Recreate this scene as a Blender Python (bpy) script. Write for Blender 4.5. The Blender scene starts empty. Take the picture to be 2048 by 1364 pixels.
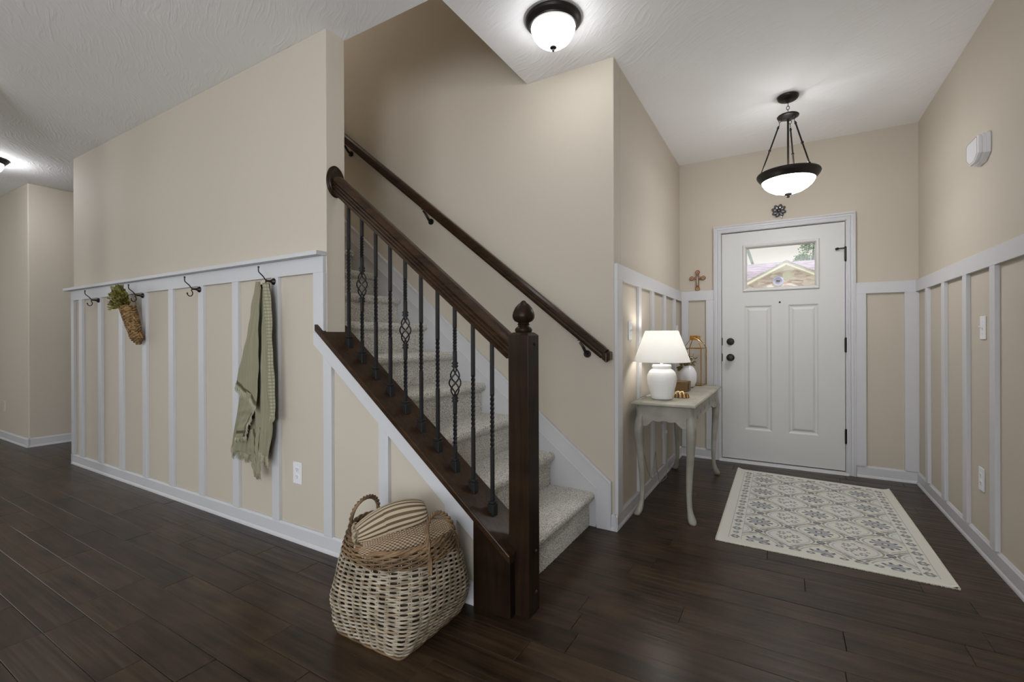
import bpy, math, random
import numpy as np
from mathutils import Vector, Matrix, noise
random.seed(7); RNG = np.random.default_rng(7)
C = bpy.context.scene.collection
S = bpy.context.scene
PI = math.pi

# ------------------------------------------------------------------ camera, world, light, exposure
CAM_H, YAW, PITCH, ROLL, FPX = 1.117, math.radians(30.3697), math.radians(-0.0639), math.radians(-0.202), 924.8
fw0 = Vector((-math.sin(YAW), math.cos(YAW), 0)); r0 = Vector((math.cos(YAW), math.sin(YAW), 0)); u0 = Vector((0, 0, 1))
fw = fw0*math.cos(PITCH) + u0*math.sin(PITCH); up = u0*math.cos(PITCH) - fw0*math.sin(PITCH)
rt = r0*math.cos(ROLL) + up*math.sin(ROLL); up2 = -r0*math.sin(ROLL) + up*math.cos(ROLL)
cam = bpy.data.cameras.new('camera'); co = bpy.data.objects.new('camera', cam); C.objects.link(co)
co.matrix_world = Matrix(((rt.x, up2.x, -fw.x, 0), (rt.y, up2.y, -fw.y, 0), (rt.z, up2.z, -fw.z, CAM_H), (0, 0, 0, 1)))
cam.sensor_width = 36; cam.lens = FPX*36/2048; cam.shift_y = -5.1/2048; cam.clip_start = .05; cam.clip_end = 200
S.camera = co
S.view_settings.view_transform = 'Standard'; S.view_settings.look = 'None'
S.view_settings.exposure = 0.0; S.view_settings.gamma = 1.0; S.view_settings.use_curve_mapping = False
S.cycles.use_denoising = True
S.cycles.max_bounces = 10; S.cycles.diffuse_bounces = 6; S.cycles.sample_clamp_indirect = 6
S.cycles.caustics_reflective = False; S.cycles.caustics_refractive = False
w = bpy.data.worlds.new('sky'); S.world = w; w.use_nodes = True
w.node_tree.nodes['Background'].inputs[0].default_value = (.80, .775, .71, 1)
w.node_tree.nodes['Background'].inputs[1].default_value = 1.0

def area(name, loc, rot, sx, sy, power, col=(1, 1, 1)):
    l = bpy.data.lights.new(name, 'AREA'); l.shape = 'RECTANGLE'; l.size = sx; l.size_y = sy; l.energy = power; l.color = col
    o = bpy.data.objects.new(name, l); C.objects.link(o); o.location = loc; o.rotation_euler = rot; return o
DAY = (.91, .955, 1.0)
area('window_daylight', (-.55, -4.05, 1.45), (math.radians(103), 0, 0), 2.4, 1.7, 88, DAY)  # area lights added out of view for an even daylight fill
area('window_daylight', (-5.2, -4.05, 1.45), (math.radians(103), 0, 0), 2.6, 1.7, 12, DAY)
area('window_daylight', (-8.85, -1.4, 1.45), (math.radians(103), 0, math.radians(-90)), 2.6, 1.7, 22, DAY)
area('window_daylight', (.84, -2.4, 1.45), (math.radians(114), 0, math.radians(90)), 1.6, 1.7, 158, DAY)  # unseen side light, added to brighten the faces turned right
GLOW_FLUSH, GLOW_PEND, GLOW_HALL, LAMP_W = 18.0, 42.0, 48.0, 3.0
sun = bpy.data.lights.new('sun', 'SUN'); sun.energy = 2.2; sun.angle = .01; sun.color = (1, .97, .92)
so = bpy.data.objects.new('sun', sun); C.objects.link(so); so.rotation_euler = Vector((-.3, .55, -.78)).to_track_quat('-Z', 'Y').to_euler(); so.location = (3, -8, 12)

# ------------------------------------------------------------------ materials
def lin(r, g, b):
    f = lambda v: (v/255/12.92) if v/255 <= .04045 else ((v/255+.055)/1.055)**2.4
    return (f(r), f(g), f(b), 1)
MATS = {}
def mat(name, col, rough=.6, metal=0, coat=0, spec=.5, c2=None, nscale=8, nstretch=(1, 1, 1), bump=0, bscale=60, bstretch=None, bdist=.01, detail=4, emit=None, estr=0, tone=0, contrast=(.35, .65), coords='Object', transl=0):
    if name in MATS: return MATS[name]
    m = bpy.data.materials.new(name); m.use_nodes = True; nt = m.node_tree; N = nt.nodes; L = nt.links
    p = N['Principled BSDF']
    col = tuple(col) if len(col) == 4 else tuple(col)+(1,)
    p.inputs['Base Color'].default_value = col; p.inputs['Roughness'].default_value = rough
    p.inputs['Metallic'].default_value = metal; p.inputs['Coat Weight'].default_value = coat; p.inputs['Coat Roughness'].default_value = .12
    p.inputs['Specular IOR Level'].default_value = spec
    tc = N.new('ShaderNodeTexCoord')
    def noise_node(sc, st, det):
        mp = N.new('ShaderNodeMapping'); L.new(tc.outputs[coords], mp.inputs[0]); mp.inputs['Scale'].default_value = st
        n = N.new('ShaderNodeTexNoise'); n.inputs['Scale'].default_value = sc; n.inputs['Detail'].default_value = det; L.new(mp.outputs[0], n.inputs['Vector']); return n
    if c2 is not None:
        n = noise_node(nscale, nstretch, detail); rp = N.new('ShaderNodeValToRGB'); L.new(n.outputs['Fac'], rp.inputs[0])
        rp.color_ramp.elements[0].position = contrast[0]; rp.color_ramp.elements[1].position = contrast[1]
        rp.color_ramp.elements[0].color = col; rp.color_ramp.elements[1].color = tuple(c2) if len(c2) == 4 else tuple(c2)+(1,)
        L.new(rp.outputs[0], p.inputs['Base Color'])
    if bump:
        n = noise_node(bscale, bstretch or (1, 1, 1), 3); b = N.new('ShaderNodeBump'); b.inputs['Strength'].default_value = bump; b.inputs['Distance'].default_value = bdist
        L.new(n.outputs['Fac'], b.inputs['Height']); L.new(b.outputs[0], p.inputs['Normal'])
    if emit is not None:
        p.inputs['Emission Color'].default_value = tuple(emit)+(1,) if len(emit) == 3 else emit; p.inputs['Emission Strength'].default_value = estr
    if transl:
        t = N.new('ShaderNodeBsdfTranslucent'); t.inputs[0].default_value = col; mx = N.new('ShaderNodeMixShader'); mx.inputs[0].default_value = transl
        L.new(p.outputs[0], mx.inputs[1]); L.new(t.outputs[0], mx.inputs[2]); L.new(mx.outputs[0], N['Material Output'].inputs[0])
    MATS[name] = m; return m

WALL = mat('beige_paint', lin(193, 184, 170), .75, bump=.06, bscale=220, bdist=.002)
TRIM = mat('white_trim_paint', lin(200, 200, 203), .45)
DOORM = mat('door_paint', lin(204, 204, 202), .5)
PLATE = mat('white_plastic', lin(226, 226, 230), .35)
PLATE_B = mat('beige_plastic', lin(205, 196, 182), .4)
SLOT = mat('dark_slot', lin(40, 38, 36), .6)
IRON = mat('black_iron', lin(19, 19, 21), .5, metal=.1, bump=.15, bscale=150, bdist=.002)
BRONZE = mat('oil_rubbed_bronze', lin(44, 40, 38), .38, metal=.6)
BRONZE2 = mat('brushed_dark_bronze', lin(92, 86, 80), .3, metal=.9)
SILVER = mat('polished_pewter', lin(190, 188, 184), .3, metal=.7)
PEWTER = mat('dark_pewter', lin(112, 112, 114), .25, metal=.9)
GOLD = mat('brass_gold', lin(196, 142, 62), .3, metal=.85, c2=lin(168, 116, 48), nscale=30)
PALEGOLD = mat('pale_gold', lin(240, 222, 170), .25, metal=.6)
WHITECER = mat('white_ceramic', lin(238, 238, 238), .45, bump=.25, bscale=6, bstretch=(.3, .3, 26), bdist=.004)
VASEM = mat('white_glaze', lin(222, 222, 226), .3)
TABLEM = mat('distressed_grey_paint', lin(138, 135, 124), .5, c2=lin(160, 157, 145), nscale=9, bump=.08, bscale=40)
KRAFT = mat('kraft_card', lin(128, 100, 62), .8, c2=lin(112, 88, 54), nscale=12)
CREAM_CANDLE = mat('cream_wax', lin(225, 215, 190), .5)
CARVED = mat('reddish_olive_wood', lin(112, 58, 34), .4, c2=lin(140, 92, 44), nscale=40)
CARVED2 = mat('pale_wood_inlay', lin(176, 136, 84), .4)
SHADE = mat('linen_shade', (.86, .86, .85), .8, bump=.1, bscale=300, transl=.5)
HIDDEN = mat('subfloor', lin(30, 22, 16), .9)
STONE = None

def wood(name, a, b, rough=.35, coat=.3, stretch=(1.2, 14, 14), nscale=3.0, ripple=0):
    m = bpy.data.materials.new(name); m.use_nodes = True; nt = m.node_tree; N = nt.nodes; L = nt.links; p = N['Principled BSDF']
    tc = N.new('ShaderNodeTexCoord'); mp = N.new('ShaderNodeMapping'); mp.inputs['Scale'].default_value = stretch
    at = N.new('ShaderNodeAttribute'); at.attribute_name = 'tone'; at.attribute_type = 'GEOMETRY'
    mul = N.new('ShaderNodeMath'); mul.operation = 'MULTIPLY'; mul.inputs[1].default_value = 37.0
    cmb = N.new('ShaderNodeCombineXYZ'); add = N.new('ShaderNodeVectorMath'); add.operation = 'ADD'
    L.new(at.outputs['Fac'], mul.inputs[0]); 
    for i in range(3): L.new(mul.outputs[0], cmb.inputs[i])
    L.new(tc.outputs['Object'], add.inputs[0]); L.new(cmb.outputs[0], add.inputs[1]); L.new(add.outputs[0], mp.inputs[0])
    n = N.new('ShaderNodeTexNoise'); n.inputs['Scale'].default_value = nscale; n.inputs['Detail'].default_value = 6; n.inputs['Distortion'].default_value = .6; L.new(mp.outputs[0], n.inputs['Vector'])
    n2 = N.new('ShaderNodeTexNoise'); n2.inputs['Scale'].default_value = 4.5; n2.inputs['Detail'].default_value = 2
    mp2 = N.new('ShaderNodeMapping'); mp2.inputs['Scale'].default_value = (1, 2.0, 2.0); L.new(add.outputs[0], mp2.inputs[0]); L.new(mp2.outputs[0], n2.inputs['Vector'])
    rp = N.new('ShaderNodeValToRGB'); rp.color_ramp.elements[0].position = .3; rp.color_ramp.elements[1].position = .72
    rp.color_ramp.elements[0].color = a; rp.color_ramp.elements[1].color = b
    mix = N.new('ShaderNodeMath'); mix.operation = 'MULTIPLY_ADD'; mix.inputs[1].default_value = .55
    m3 = N.new('ShaderNodeMath'); m3.operation = 'MULTIPLY'; m3.inputs[1].default_value = .45
    L.new(n2.outputs['Fac'], m3.inputs[0]); L.new(n.outputs['Fac'], mix.inputs[0]); L.new(m3.outputs[0], mix.inputs[2]); L.new(mix.outputs[0], rp.inputs[0])
    hs = N.new('ShaderNodeHueSaturation'); L.new(rp.outputs[0], hs.inputs['Color'])
    mv = N.new('ShaderNodeMapRange'); mv.inputs['To Min'].default_value = .78; mv.inputs['To Max'].default_value = 1.22; L.new(at.outputs['Fac'], mv.inputs[0]); L.new(mv.outputs[0], hs.inputs['Value'])
    L.new(hs.outputs[0], p.inputs['Base Color'])
    p.inputs['Roughness'].default_value = rough; p.inputs['Coat Weight'].default_value = coat; p.inputs['Coat Roughness'].default_value = .24; p.inputs['Specular IOR Level'].default_value = .08
    b1 = N.new('ShaderNodeBump'); b1.inputs['Strength'].default_value = .12; b1.inputs['Distance'].default_value = .003; L.new(n.outputs['Fac'], b1.inputs['Height'])
    last = b1
    if ripple:
        mp3 = N.new('ShaderNodeMapping'); mp3.inputs['Scale'].default_value = (2.2, 42, 1); L.new(add.outputs[0], mp3.inputs[0])
        n3 = N.new('ShaderNodeTexNoise'); n3.inputs['Scale'].default_value = 1.0; n3.inputs['Detail'].default_value = 1; L.new(mp3.outputs[0], n3.inputs['Vector'])
        b2 = N.new('ShaderNodeBump'); b2.inputs['Strength'].default_value = ripple; b2.inputs['Distance'].default_value = .004
        L.new(n3.outputs['Fac'], b2.inputs['Height']); L.new(b1.outputs[0], b2.inputs['Normal']); last = b2
    L.new(last.outputs[0], p.inputs['Normal'])
    return m
FLOORW = wood('espresso_plank', lin(25, 18, 11), lin(74, 57, 41), .36, .40, (1.0, 12, 12), 2.6, ripple=1.0)
STAIN = wood('walnut_stain', lin(28, 19, 12), lin(68, 49, 34), .30, .22, (1.2, 16, 16), 3)
STAINV = wood('walnut_stain_upright', lin(24, 17, 11), lin(48, 35, 24), .32, .08, (16, 16, 1.2), 3)

def ceiling_mat():
    m = bpy.data.materials.new('brushed_ceiling_plaster'); m.use_nodes = True; nt = m.node_tree; N = nt.nodes; L = nt.links; p = N['Principled BSDF']
    p.inputs['Base Color'].default_value = lin(243, 243, 244); p.inputs['Roughness'].default_value = .8
    tc = N.new('ShaderNodeTexCoord')
    n0 = N.new('ShaderNodeTexNoise'); n0.inputs['Scale'].default_value = 2.2; n0.inputs['Detail'].default_value = 1; L.new(tc.outputs['Object'], n0.inputs['Vector'])
    mp = N.new('ShaderNodeMapping'); mp.inputs['Rotation'].default_value = (0, 0, .55); L.new(tc.outputs['Object'], mp.inputs[0])
    ws = N.new('ShaderNodeVectorMath'); ws.operation = 'MULTIPLY_ADD'; ws.inputs[1].default_value = (.28, .28, 0); L.new(n0.outputs['Color'], ws.inputs[0]); L.new(mp.outputs[0], ws.inputs[2])
    mp2 = N.new('ShaderNodeMapping'); mp2.inputs['Scale'].default_value = (8, 62, 1); L.new(ws.outputs[0], mp2.inputs[0])
    n = N.new('ShaderNodeTexNoise'); n.inputs['Scale'].default_value = 1; n.inputs['Detail'].default_value = 2; L.new(mp2.outputs[0], n.inputs['Vector'])
    rp = N.new('ShaderNodeValToRGB'); rp.color_ramp.elements[0].position = .5; rp.color_ramp.elements[1].position = .72; L.new(n.outputs['Fac'], rp.inputs[0])
    b = N.new('ShaderNodeBump'); b.inputs['Strength'].default_value = .22; b.inputs['Distance'].default_value = .005; L.new(rp.outputs[0], b.inputs['Height']); L.new(b.outputs[0], p.inputs['Normal'])
    return m
CEIL = ceiling_mat()

def carpet_mat():
    m = bpy.data.materials.new('frieze_carpet'); m.use_nodes = True; nt = m.node_tree; N = nt.nodes; L = nt.links; p = N['Principled BSDF']
    p.inputs['Roughness'].default_value = .95; p.inputs['Specular IOR Level'].default_value = .1; p.inputs['Sheen Weight'].default_value = .2
    tc = N.new('ShaderNodeTexCoord')
    n = N.new('ShaderNodeTexNoise'); n.inputs['Scale'].default_value = 240; n.inputs['Detail'].default_value = 3; L.new(tc.outputs['Object'], n.inputs['Vector'])
    rp = N.new('ShaderNodeValToRGB'); e = rp.color_ramp.elements; e[0].position = .36; e[0].color = lin(128, 124, 115); e[1].position = .60; e[1].color = lin(240, 238, 230)
    L.new(n.outputs['Fac'], rp.inputs[0]); L.new(rp.outputs[0], p.inputs['Base Color'])
    b = N.new('ShaderNodeBump'); b.inputs['Strength'].default_value = .7; b.inputs['Distance'].default_value = .004; L.new(n.outputs['Fac'], b.inputs['Height']); L.new(b.outputs[0], p.inputs['Normal'])
    return m
CARPET = carpet_mat()

def vcol_mat(name, rough=.9, bump=0, bscale=300, attr='Col', bdist=.002):
    m = bpy.data.materials.new(name); m.use_nodes = True; nt = m.node_tree; N = nt.nodes; L = nt.links; p = N['Principled BSDF']
    a = N.new('ShaderNodeAttribute'); a.attribute_name = attr; L.new(a.outputs['Color'], p.inputs['Base Color']); p.inputs['Roughness'].default_value = rough; p.inputs['Specular IOR Level'].default_value = .2
    if bump:
        tc = N.new('ShaderNodeTexCoord'); n = N.new('ShaderNodeTexNoise'); n.inputs['Scale'].default_value = bscale; L.new(tc.outputs['Object'], n.inputs['Vector'])
        b = N.new('ShaderNodeBump'); b.inputs['Strength'].default_value = bump; b.inputs['Distance'].default_value = bdist; L.new(n.outputs['Fac'], b.inputs['Height']); L.new(b.outputs[0], p.inputs['Normal'])
    return m
PRINTED = vcol_mat('woven_pattern', .92, .5, 400)
WICKER_G = mat('weathered_grey_willow', lin(126, 114, 96), .7, c2=lin(180, 169, 151), nscale=22, bump=.2, bscale=90)
WICKER_M = mat('tan_willow', lin(128, 108, 84), .7, c2=lin(176, 160, 136), nscale=9, bump=.2, bscale=90)
WICKER_B = mat('brown_willow', lin(84, 64, 44), .65, c2=lin(134, 108, 78), nscale=12, bump=.2, bscale=90)
SEAGRASS = mat('seagrass_cord', lin(92, 66, 40), .8, c2=lin(164, 132, 86), nscale=45, bump=.5, bscale=160, bstretch=(1, 1, 1))
LEAFM = mat('olive_foliage', lin(84, 84, 38), .7, c2=lin(122, 116, 52), nscale=30)
LEAFY = mat('yellow_foliage', lin(146, 126, 66), .7, c2=lin(110, 104, 46), nscale=30)
SAGE = mat('sage_cotton', lin(142, 138, 117), .95, spec=.1, c2=lin(160, 156, 136), nscale=40, nstretch=(1, 1, .2), bump=.35, bscale=260, bdist=.002)
SAGE_D = mat('dark_sage_stripe', lin(92, 88, 68), .95, spec=.1)

# ------------------------------------------------------------------ mesh builder
class MB:
    def __init__(s): s.v = []; s.f = []; s.fm = []; s.mi = 0; s.tone = []
    def add(s, vs, fs):
        n = len(s.v); s.v += [tuple(v) for v in vs]; s.f += [tuple(n+i for i in f) for f in fs]; s.fm += [s.mi]*len(fs); return s
    def box(s, x0, x1, y0, y1, z0, z1):
        return s.add([(x0, y0, z0), (x1, y0, z0), (x1, y1, z0), (x0, y1, z0), (x0, y0, z1), (x1, y0, z1), (x1, y1, z1), (x0, y1, z1)],
                     [(0, 3, 2, 1), (4, 5, 6, 7), (0, 1, 5, 4), (1, 2, 6, 5), (2, 3, 7, 6), (3, 0, 4, 7)])
    def prism(s, poly, axis, a, b):
        n = len(poly)
        def pt(p, t): return {'x': (t, p[0], p[1]), 'y': (p[0], t, p[1]), 'z': (p[0], p[1], t)}[axis]
        vs = [pt(p, a) for p in poly]+[pt(p, b) for p in poly]
        fs = [tuple(range(n)), tuple(range(2*n-1, n-1, -1))]+[(i, i+n, (i+1) % n+n, (i+1) % n) for i in range(n)]
        return s.add(vs, fs)
    def lathe(s, prof, cx=0, cy=0, cz=0, n=32, sx=1, sy=1, a0=0):
        vs = []; fs = []; k = len(prof)
        for r, z in prof:
            for i in range(n):
                a = a0+2*PI*i/n; vs.append((cx+r*sx*math.cos(a), cy+r*sy*math.sin(a), cz+z))
        for j in range(k-1):
            for i in range(n):
                fs.append((j*n+i, j*n+(i+1) % n, (j+1)*n+(i+1) % n, (j+1)*n+i))
        if prof[0][0] > 1e-6: fs.append(tuple(range(n-1, -1, -1)))
        if prof[-1][0] > 1e-6: fs.append(tuple((k-1)*n+i for i in range(n)))
        return s.add(vs, fs)
    def tube(s, path, r, n=8, closed=False, flat=1.0):
        P = [Vector(p) for p in path]; m = len(P); R = r if hasattr(r, '__len__') else [r]*m
        vs = []; ref = None
        for i in range(m):
            if closed: t = P[(i+1) % m]-P[i-1]
            else: t = P[min(i+1, m-1)]-P[max(i-1, 0)]
            if t.length < 1e-9: t = Vector((0, 0, 1))
            t.normalize()
            if ref is None:
                ref = Vector((0, 0, 1)) if abs(t.z) < .9 else Vector((1, 0, 0))
            a = (ref-t*ref.dot(t))
            if a.length < 1e-6: a = t.orthogonal()
            a.normalize(); b = t.cross(a); ref = a
            for k in range(n):
                q = 2*PI*k/n+PI/n; vs.append(P[i]+a*(math.cos(q)*R[i])+b*(math.sin(q)*R[i]*flat))
        fs = []
        for i in range(m if closed else m-1):
            j = (i+1) % m
            for k in range(n): fs.append((i*n+k, i*n+(k+1) % n, j*n+(k+1) % n, j*n+k))
        if not closed: fs += [tuple(range(n-1, -1, -1)), tuple((m-1)*n+k for k in range(n))]
        return s.add(vs, fs)
    def torus(s, c, R, r, axis='z', n=20, k=6, ez=1.0):
        pts = []
        for i in range(n):
            a = 2*PI*i/n; u, v = R*math.cos(a), R*ez*math.sin(a)
            pts.append({'z': (c[0]+u, c[1]+v, c[2]), 'y': (c[0]+u, c[1], c[2]+v), 'x': (c[0], c[1]+u, c[2]+v)}[axis])
        return s.tube(pts, r, k, closed=True)
    def ball(s, c, r, n=12, sz=1.0):
        k = max(4, n//2)
        return s.lathe([(max(1e-7, r*math.sin(PI*i/k)), -r*sz*math.cos(PI*i/k)) for i in range(k+1)], c[0], c[1], c[2], n)
    def sweep(s, prof, p0, p1, side):
        # profile (a,b): a along 'side' vector, b along the normal perpendicular to the run
        p0, p1 = Vector(p0), Vector(p1); t = (p1-p0).normalized(); side = Vector(side).normalized(); nrm = side.cross(t).normalized()
        if nrm.z < 0: nrm = -nrm
        n = len(prof); vs = [p+side*a+nrm*b for p in (p0, p1) for a, b in prof]
        return s.add(vs, [tuple(range(n)), tuple(range(2*n-1, n-1, -1))]+[(i, i+n, (i+1) % n+n, (i+1) % n) for i in range(n)])
    def grid(s, pts, nu, nv):
        return s.add(pts, [(j*nu+i, j*nu+i+1, (j+1)*nu+i+1, (j+1)*nu+i) for j in range(nv-1) for i in range(nu-1)])
    def build(s, name, m, parent=None, smooth=35, bevel=0, solid=0, kind=None, label=None, tone=None, fix=True):
        me = bpy.data.meshes.new(name); me.from_pydata(s.v, [], s.f)
        for q in (m if isinstance(m, (list, tuple)) else [m]): me.materials.append(q)
        if s.mi or any(s.fm): me.polygons.foreach_set('material_index', s.fm)
        if smooth:
            me.polygons.foreach_set('use_smooth', [True]*len(me.polygons)); me.set_sharp_from_angle(angle=math.radians(smooth))
        if fix and len(s.f) < 60000 and not solid:
            import bmesh
            bm = bmesh.new(); bm.from_mesh(me); bmesh.ops.recalc_face_normals(bm, faces=bm.faces); bm.to_mesh(me); bm.free()
        if tone is not None:
            at = me.attributes.new('tone', 'FLOAT', 'POINT'); at.data.foreach_set('value', [tone]*len(me.vertices) if not hasattr(tone, '__len__') else tone)
        o = bpy.data.objects.new(name, me); C.objects.link(o)
        if parent is not None: o.parent = parent
        if bevel:
            b = o.modifiers.new('edge', 'BEVEL'); b.width = bevel; b.segments = 2; b.limit_method = 'ANGLE'; b.angle_limit = math.radians(40)
        if solid:
            b = o.modifiers.new('thickness', 'SOLIDIFY'); b.thickness = solid; b.offset = 0
        if kind: o['kind'] = kind
        if label: o['label'] = label
        return o
def thing(name, label, cat, loc=(0, 0, 0), rz=0, group=None):
    o = bpy.data.objects.new(name, None); C.objects.link(o); o.location = loc; o.rotation_euler = (0, 0, rz); o.empty_display_size = .05
    o['label'] = label; o['category'] = cat
    if group: o['group'] = group
    return o
def tag(o, label, cat, group=None):
    o['label'] = label; o['category'] = cat
    if group: o['group'] = group
    return o
def copy_tree(o, parent=None):
    c = o.copy(); C.objects.link(c); c.parent = parent
    for ch in list(o.children): copy_tree(ch, c)
    return c
def struct(mb, name, m, **k):
    return mb.build(name, m, kind='structure', **k)

# ------------------------------------------------------------------ dimensions
H = 2.743
XL, XR, YD, YS, YB = -.843, .889, 4.587, 2.612, 1.599
XN, XW, XH = -2.062, -5.51, -6.75
SLOPE = .792
cap_top = lambda x: .372+SLOPE*(-1.072-x)
cap_bot = lambda x: cap_top(x)-.034

# ------------------------------------------------------------------ floor of planks
fl = struct(MB().box(-9.1, 1.0, -4.3, 5.2, -.12, -.018), 'floor', HIDDEN)
PW = .1275
rows = []
y = 1.760-PW*47
while y < 4.62:
    ym = y+PW/2; ranges = []
    if ym < 1.60: ranges = [(-9.0, XR)]
    elif ym < 2.60: ranges = [(-1.30, XR)]
    else: ranges = [(XL, XR)]
    if ym >= 1.60: ranges.append((XH, XW))
    for a, b in ranges:
        x = a-random.uniform(0, .9)
        while x < b:
            l = random.choice([.35, .5, .6, .75, .9, 1.05, 1.2])
            x0, x1 = max(a, x), min(b, x+l)
            if x1-x0 > .03: rows.append((x0, x1, y, min(y+PW, YD+.03)))
            x += l
    y += PW
def plank_geo(mb, x0, x1, y0, y1, dz):
    g = .0006; c = .0013; z = dz
    X0, X1, Y0, Y1 = x0+g, x1-g, y0+g, y1-g
    vs = [(X0, Y0, -.018), (X1, Y0, -.018), (X1, Y1, -.018), (X0, Y1, -.018), (X0, Y0, z-c), (X1, Y0, z-c), (X1, Y1, z-c), (X0, Y1, z-c),
          (X0+c, Y0+c, z), (X1-c, Y0+c, z), (X1-c, Y1-c, z), (X0+c, Y1-c, z)]
    mb.add(vs, [(8, 9, 10, 11), (4, 5, 9, 8), (5, 6, 10, 9), (6, 7, 11, 10), (7, 4, 8, 11), (0, 1, 5, 4), (1, 2, 6, 5), (2, 3, 7, 6), (3, 0, 4, 7)])
def in_view(r):
    best = 0
    for qx in (r[0], (r[0]+r[1])/2, r[1]):
        d = Vector((qx, (r[2]+r[3])/2, -CAM_H)); c = d.dot(fw); s = d.dot(rt)
        if c > .8 and abs(s/c) < 1.15 and CAM_H/c < .80: best = max(best, (r[1]-r[0])/(c*c))
    return best
scored = sorted([(in_view(r), i) for i, r in enumerate(rows)], reverse=True)
singles = {i for s, i in scored[:298] if s > 0}
rest = MB(); rest_t = []
for i, r in enumerate(rows):
    dz = random.uniform(-.0006, .0006); t = random.random()
    if i in singles:
        mb = MB(); plank_geo(mb, *r, dz); mb.build('plank', FLOORW, fl, smooth=0, tone=t, fix=False)
    else:
        plank_geo(rest, *r, dz); rest_t += [t]*12
rest.build('planks', FLOORW, fl, smooth=0, tone=rest_t, kind='stuff', fix=False)

# ------------------------------------------------------------------ ceiling
c = MB()
c.box(-9.1, 1.0, -4.3, 1.72, H, H+.25); c.box(-1.41, 1.0, 1.72, YS, H, H+.25); c.box(-.85, 1.0, YS, 4.8, H, H+.25)
c.box(-9.1, XW, 1.72, 5.2, H, H+.25)
struct(c, 'ceiling', CEIL, smooth=0)
struct(MB().box(-5.7, -1.2, 1.5, 2.8, 5.3, 5.45), 'ceiling_stairwell', CEIL, smooth=0)

hd = MB(); hd.prism([(-4.1, 2.22), (.76, 2.22), (.76, -.017), (.88, -.017), (.88, H), (-4.1, H)], 'x', -4.47, -4.33)  # unseen header with end post, added to shade the ceiling at left
struct(hd, 'wall_header', mat('cased_opening_paint', lin(193, 184, 170), .75), smooth=0, bevel=.004)
# ------------------------------------------------------------------ walls
WL = struct(MB().prism([(XW, 0), (-1.113, 0), (-1.113, cap_bot(-1.113)), (XN, cap_bot(XN)), (XN, H), (XW, H)], 'y', YB, YB+.12), 'wall_left', WALL, smooth=0, bevel=.004)
WST = struct(MB().box(XW+.1, XL, YS, YS+.12, 0, 5.3), 'wall_stair', WALL, smooth=0, bevel=.004)
WF = struct(MB().box(XL-.12, XL, YS+.12, YD+.12, 0, H), 'wall_foyer', WALL, smooth=0)
wr = MB(); wr.box(XR, XR+.12, -1.6, YD+.12, 0, H); wr.box(XR, XR+.12, -4.2, -3.2, 0, H); wr.box(XR, XR+.12, -3.2, -1.6, 0, .6); wr.box(XR, XR+.12, -3.2, -1.6, 2.3, H)
WR = struct(wr, 'wall_right', WALL, smooth=0)
DX0, DX1, DZ = -.478, .434, 2.052
d = MB(); d.box(XL, DX0-.02, YD, YD+.14, 0, H); d.box(DX1+.02, XR, YD, YD+.14, 0, H); d.box(DX0-.02, DX1+.02, YD, YD+.14, DZ+.02, H)
WD = struct(d, 'wall_door', WALL, smooth=0)
struct(MB().box(XW, XW+.1, YB+.12, 5.1, 0, H), 'wall_hall_right', WALL, smooth=0)
struct(MB().prism([(XH, 1.60), (XH, 5.1), (XH-.12, 5.1), (XH-.12, 1.72), (-9.0, 1.72), (-9.0, 1.60)], 'z', 0, H), 'wall_hall_left', WALL, smooth=0, bevel=.01)
struct(MB().box(XH, XW, 5.0, 5.1, 0, H), 'wall_hall_end', WALL, smooth=0)
b = MB()
b.box(-9.0, XR, -4.2, -4.1, 0, .6); b.box(-9.0, XR, -4.2, -4.1, 2.3, H)
for a, q in ((-9.0, -6.5), (-3.9, -1.8), (.7, XR)): b.box(a, q, -4.2, -4.1, .6, 2.3)
struct(b, 'wall_back', WALL, smooth=0)
b = MB(); b.box(-9.12, -9.0, -4.2, 1.72, 0, .6); b.box(-9.12, -9.0, -4.2, 1.72, 2.3, H); b.box(-9.12, -9.0, -4.2, -2.7, .6, 2.3); b.box(-9.12, -9.0, -.1, 1.72, .6, 2.3)
struct(b, 'wall_side', WALL, smooth=0)
GLASS = bpy.data.materials.new('window_glass'); GLASS.use_nodes = True
_n = GLASS.node_tree; _n.nodes.remove(_n.nodes['Principled BSDF'])
_t = _n.nodes.new('ShaderNodeBsdfTransparent'); _g = _n.nodes.new('ShaderNodeBsdfGlossy'); _g.inputs['Roughness'].default_value = .02; _m = _n.nodes.new('ShaderNodeMixShader'); _m.inputs[0].default_value = .05
_n.links.new(_t.outputs[0], _m.inputs[1]); _n.links.new(_g.outputs[0], _m.inputs[2]); _n.links.new(_m.outputs[0], _n.nodes['Material Output'].inputs[0])
def added_room_window(idx, a, b_, axis, at):  # windows added behind the camera to go with the fill lights
    f = MB()
    for u0_, u1_, z0, z1 in ((a, b_, .6, .66), (a, b_, 2.24, 2.3), (a, a+.06, .6, 2.3), (b_-.06, b_, .6, 2.3), ((a+b_)/2-.03, (a+b_)/2+.03, .6, 2.3)):
        if axis == 'y': f.box(u0_, u1_, at-.05, at+.03, z0, z1)
        else: f.box(at-.05, at+.03, u0_, u1_, z0, z1)
    o = struct(f, 'window_%d' % idx, TRIM, smooth=0)
    g = MB()
    if axis == 'y': g.box(a, b_, at-.02, at-.015, .6, 2.3)
    else: g.box(at-.02, at-.015, a, b_, .6, 2.3)
    g.build('pane', GLASS, o, smooth=0)
added_room_window(1, -1.8, .7, 'y', -4.15); added_room_window(2, -6.5, -3.9, 'y', -4.15); added_room_window(3, -2.7, -.1, 'x', -9.05); added_room_window(4, -3.2, -1.6, 'x', XR+.07)
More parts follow.
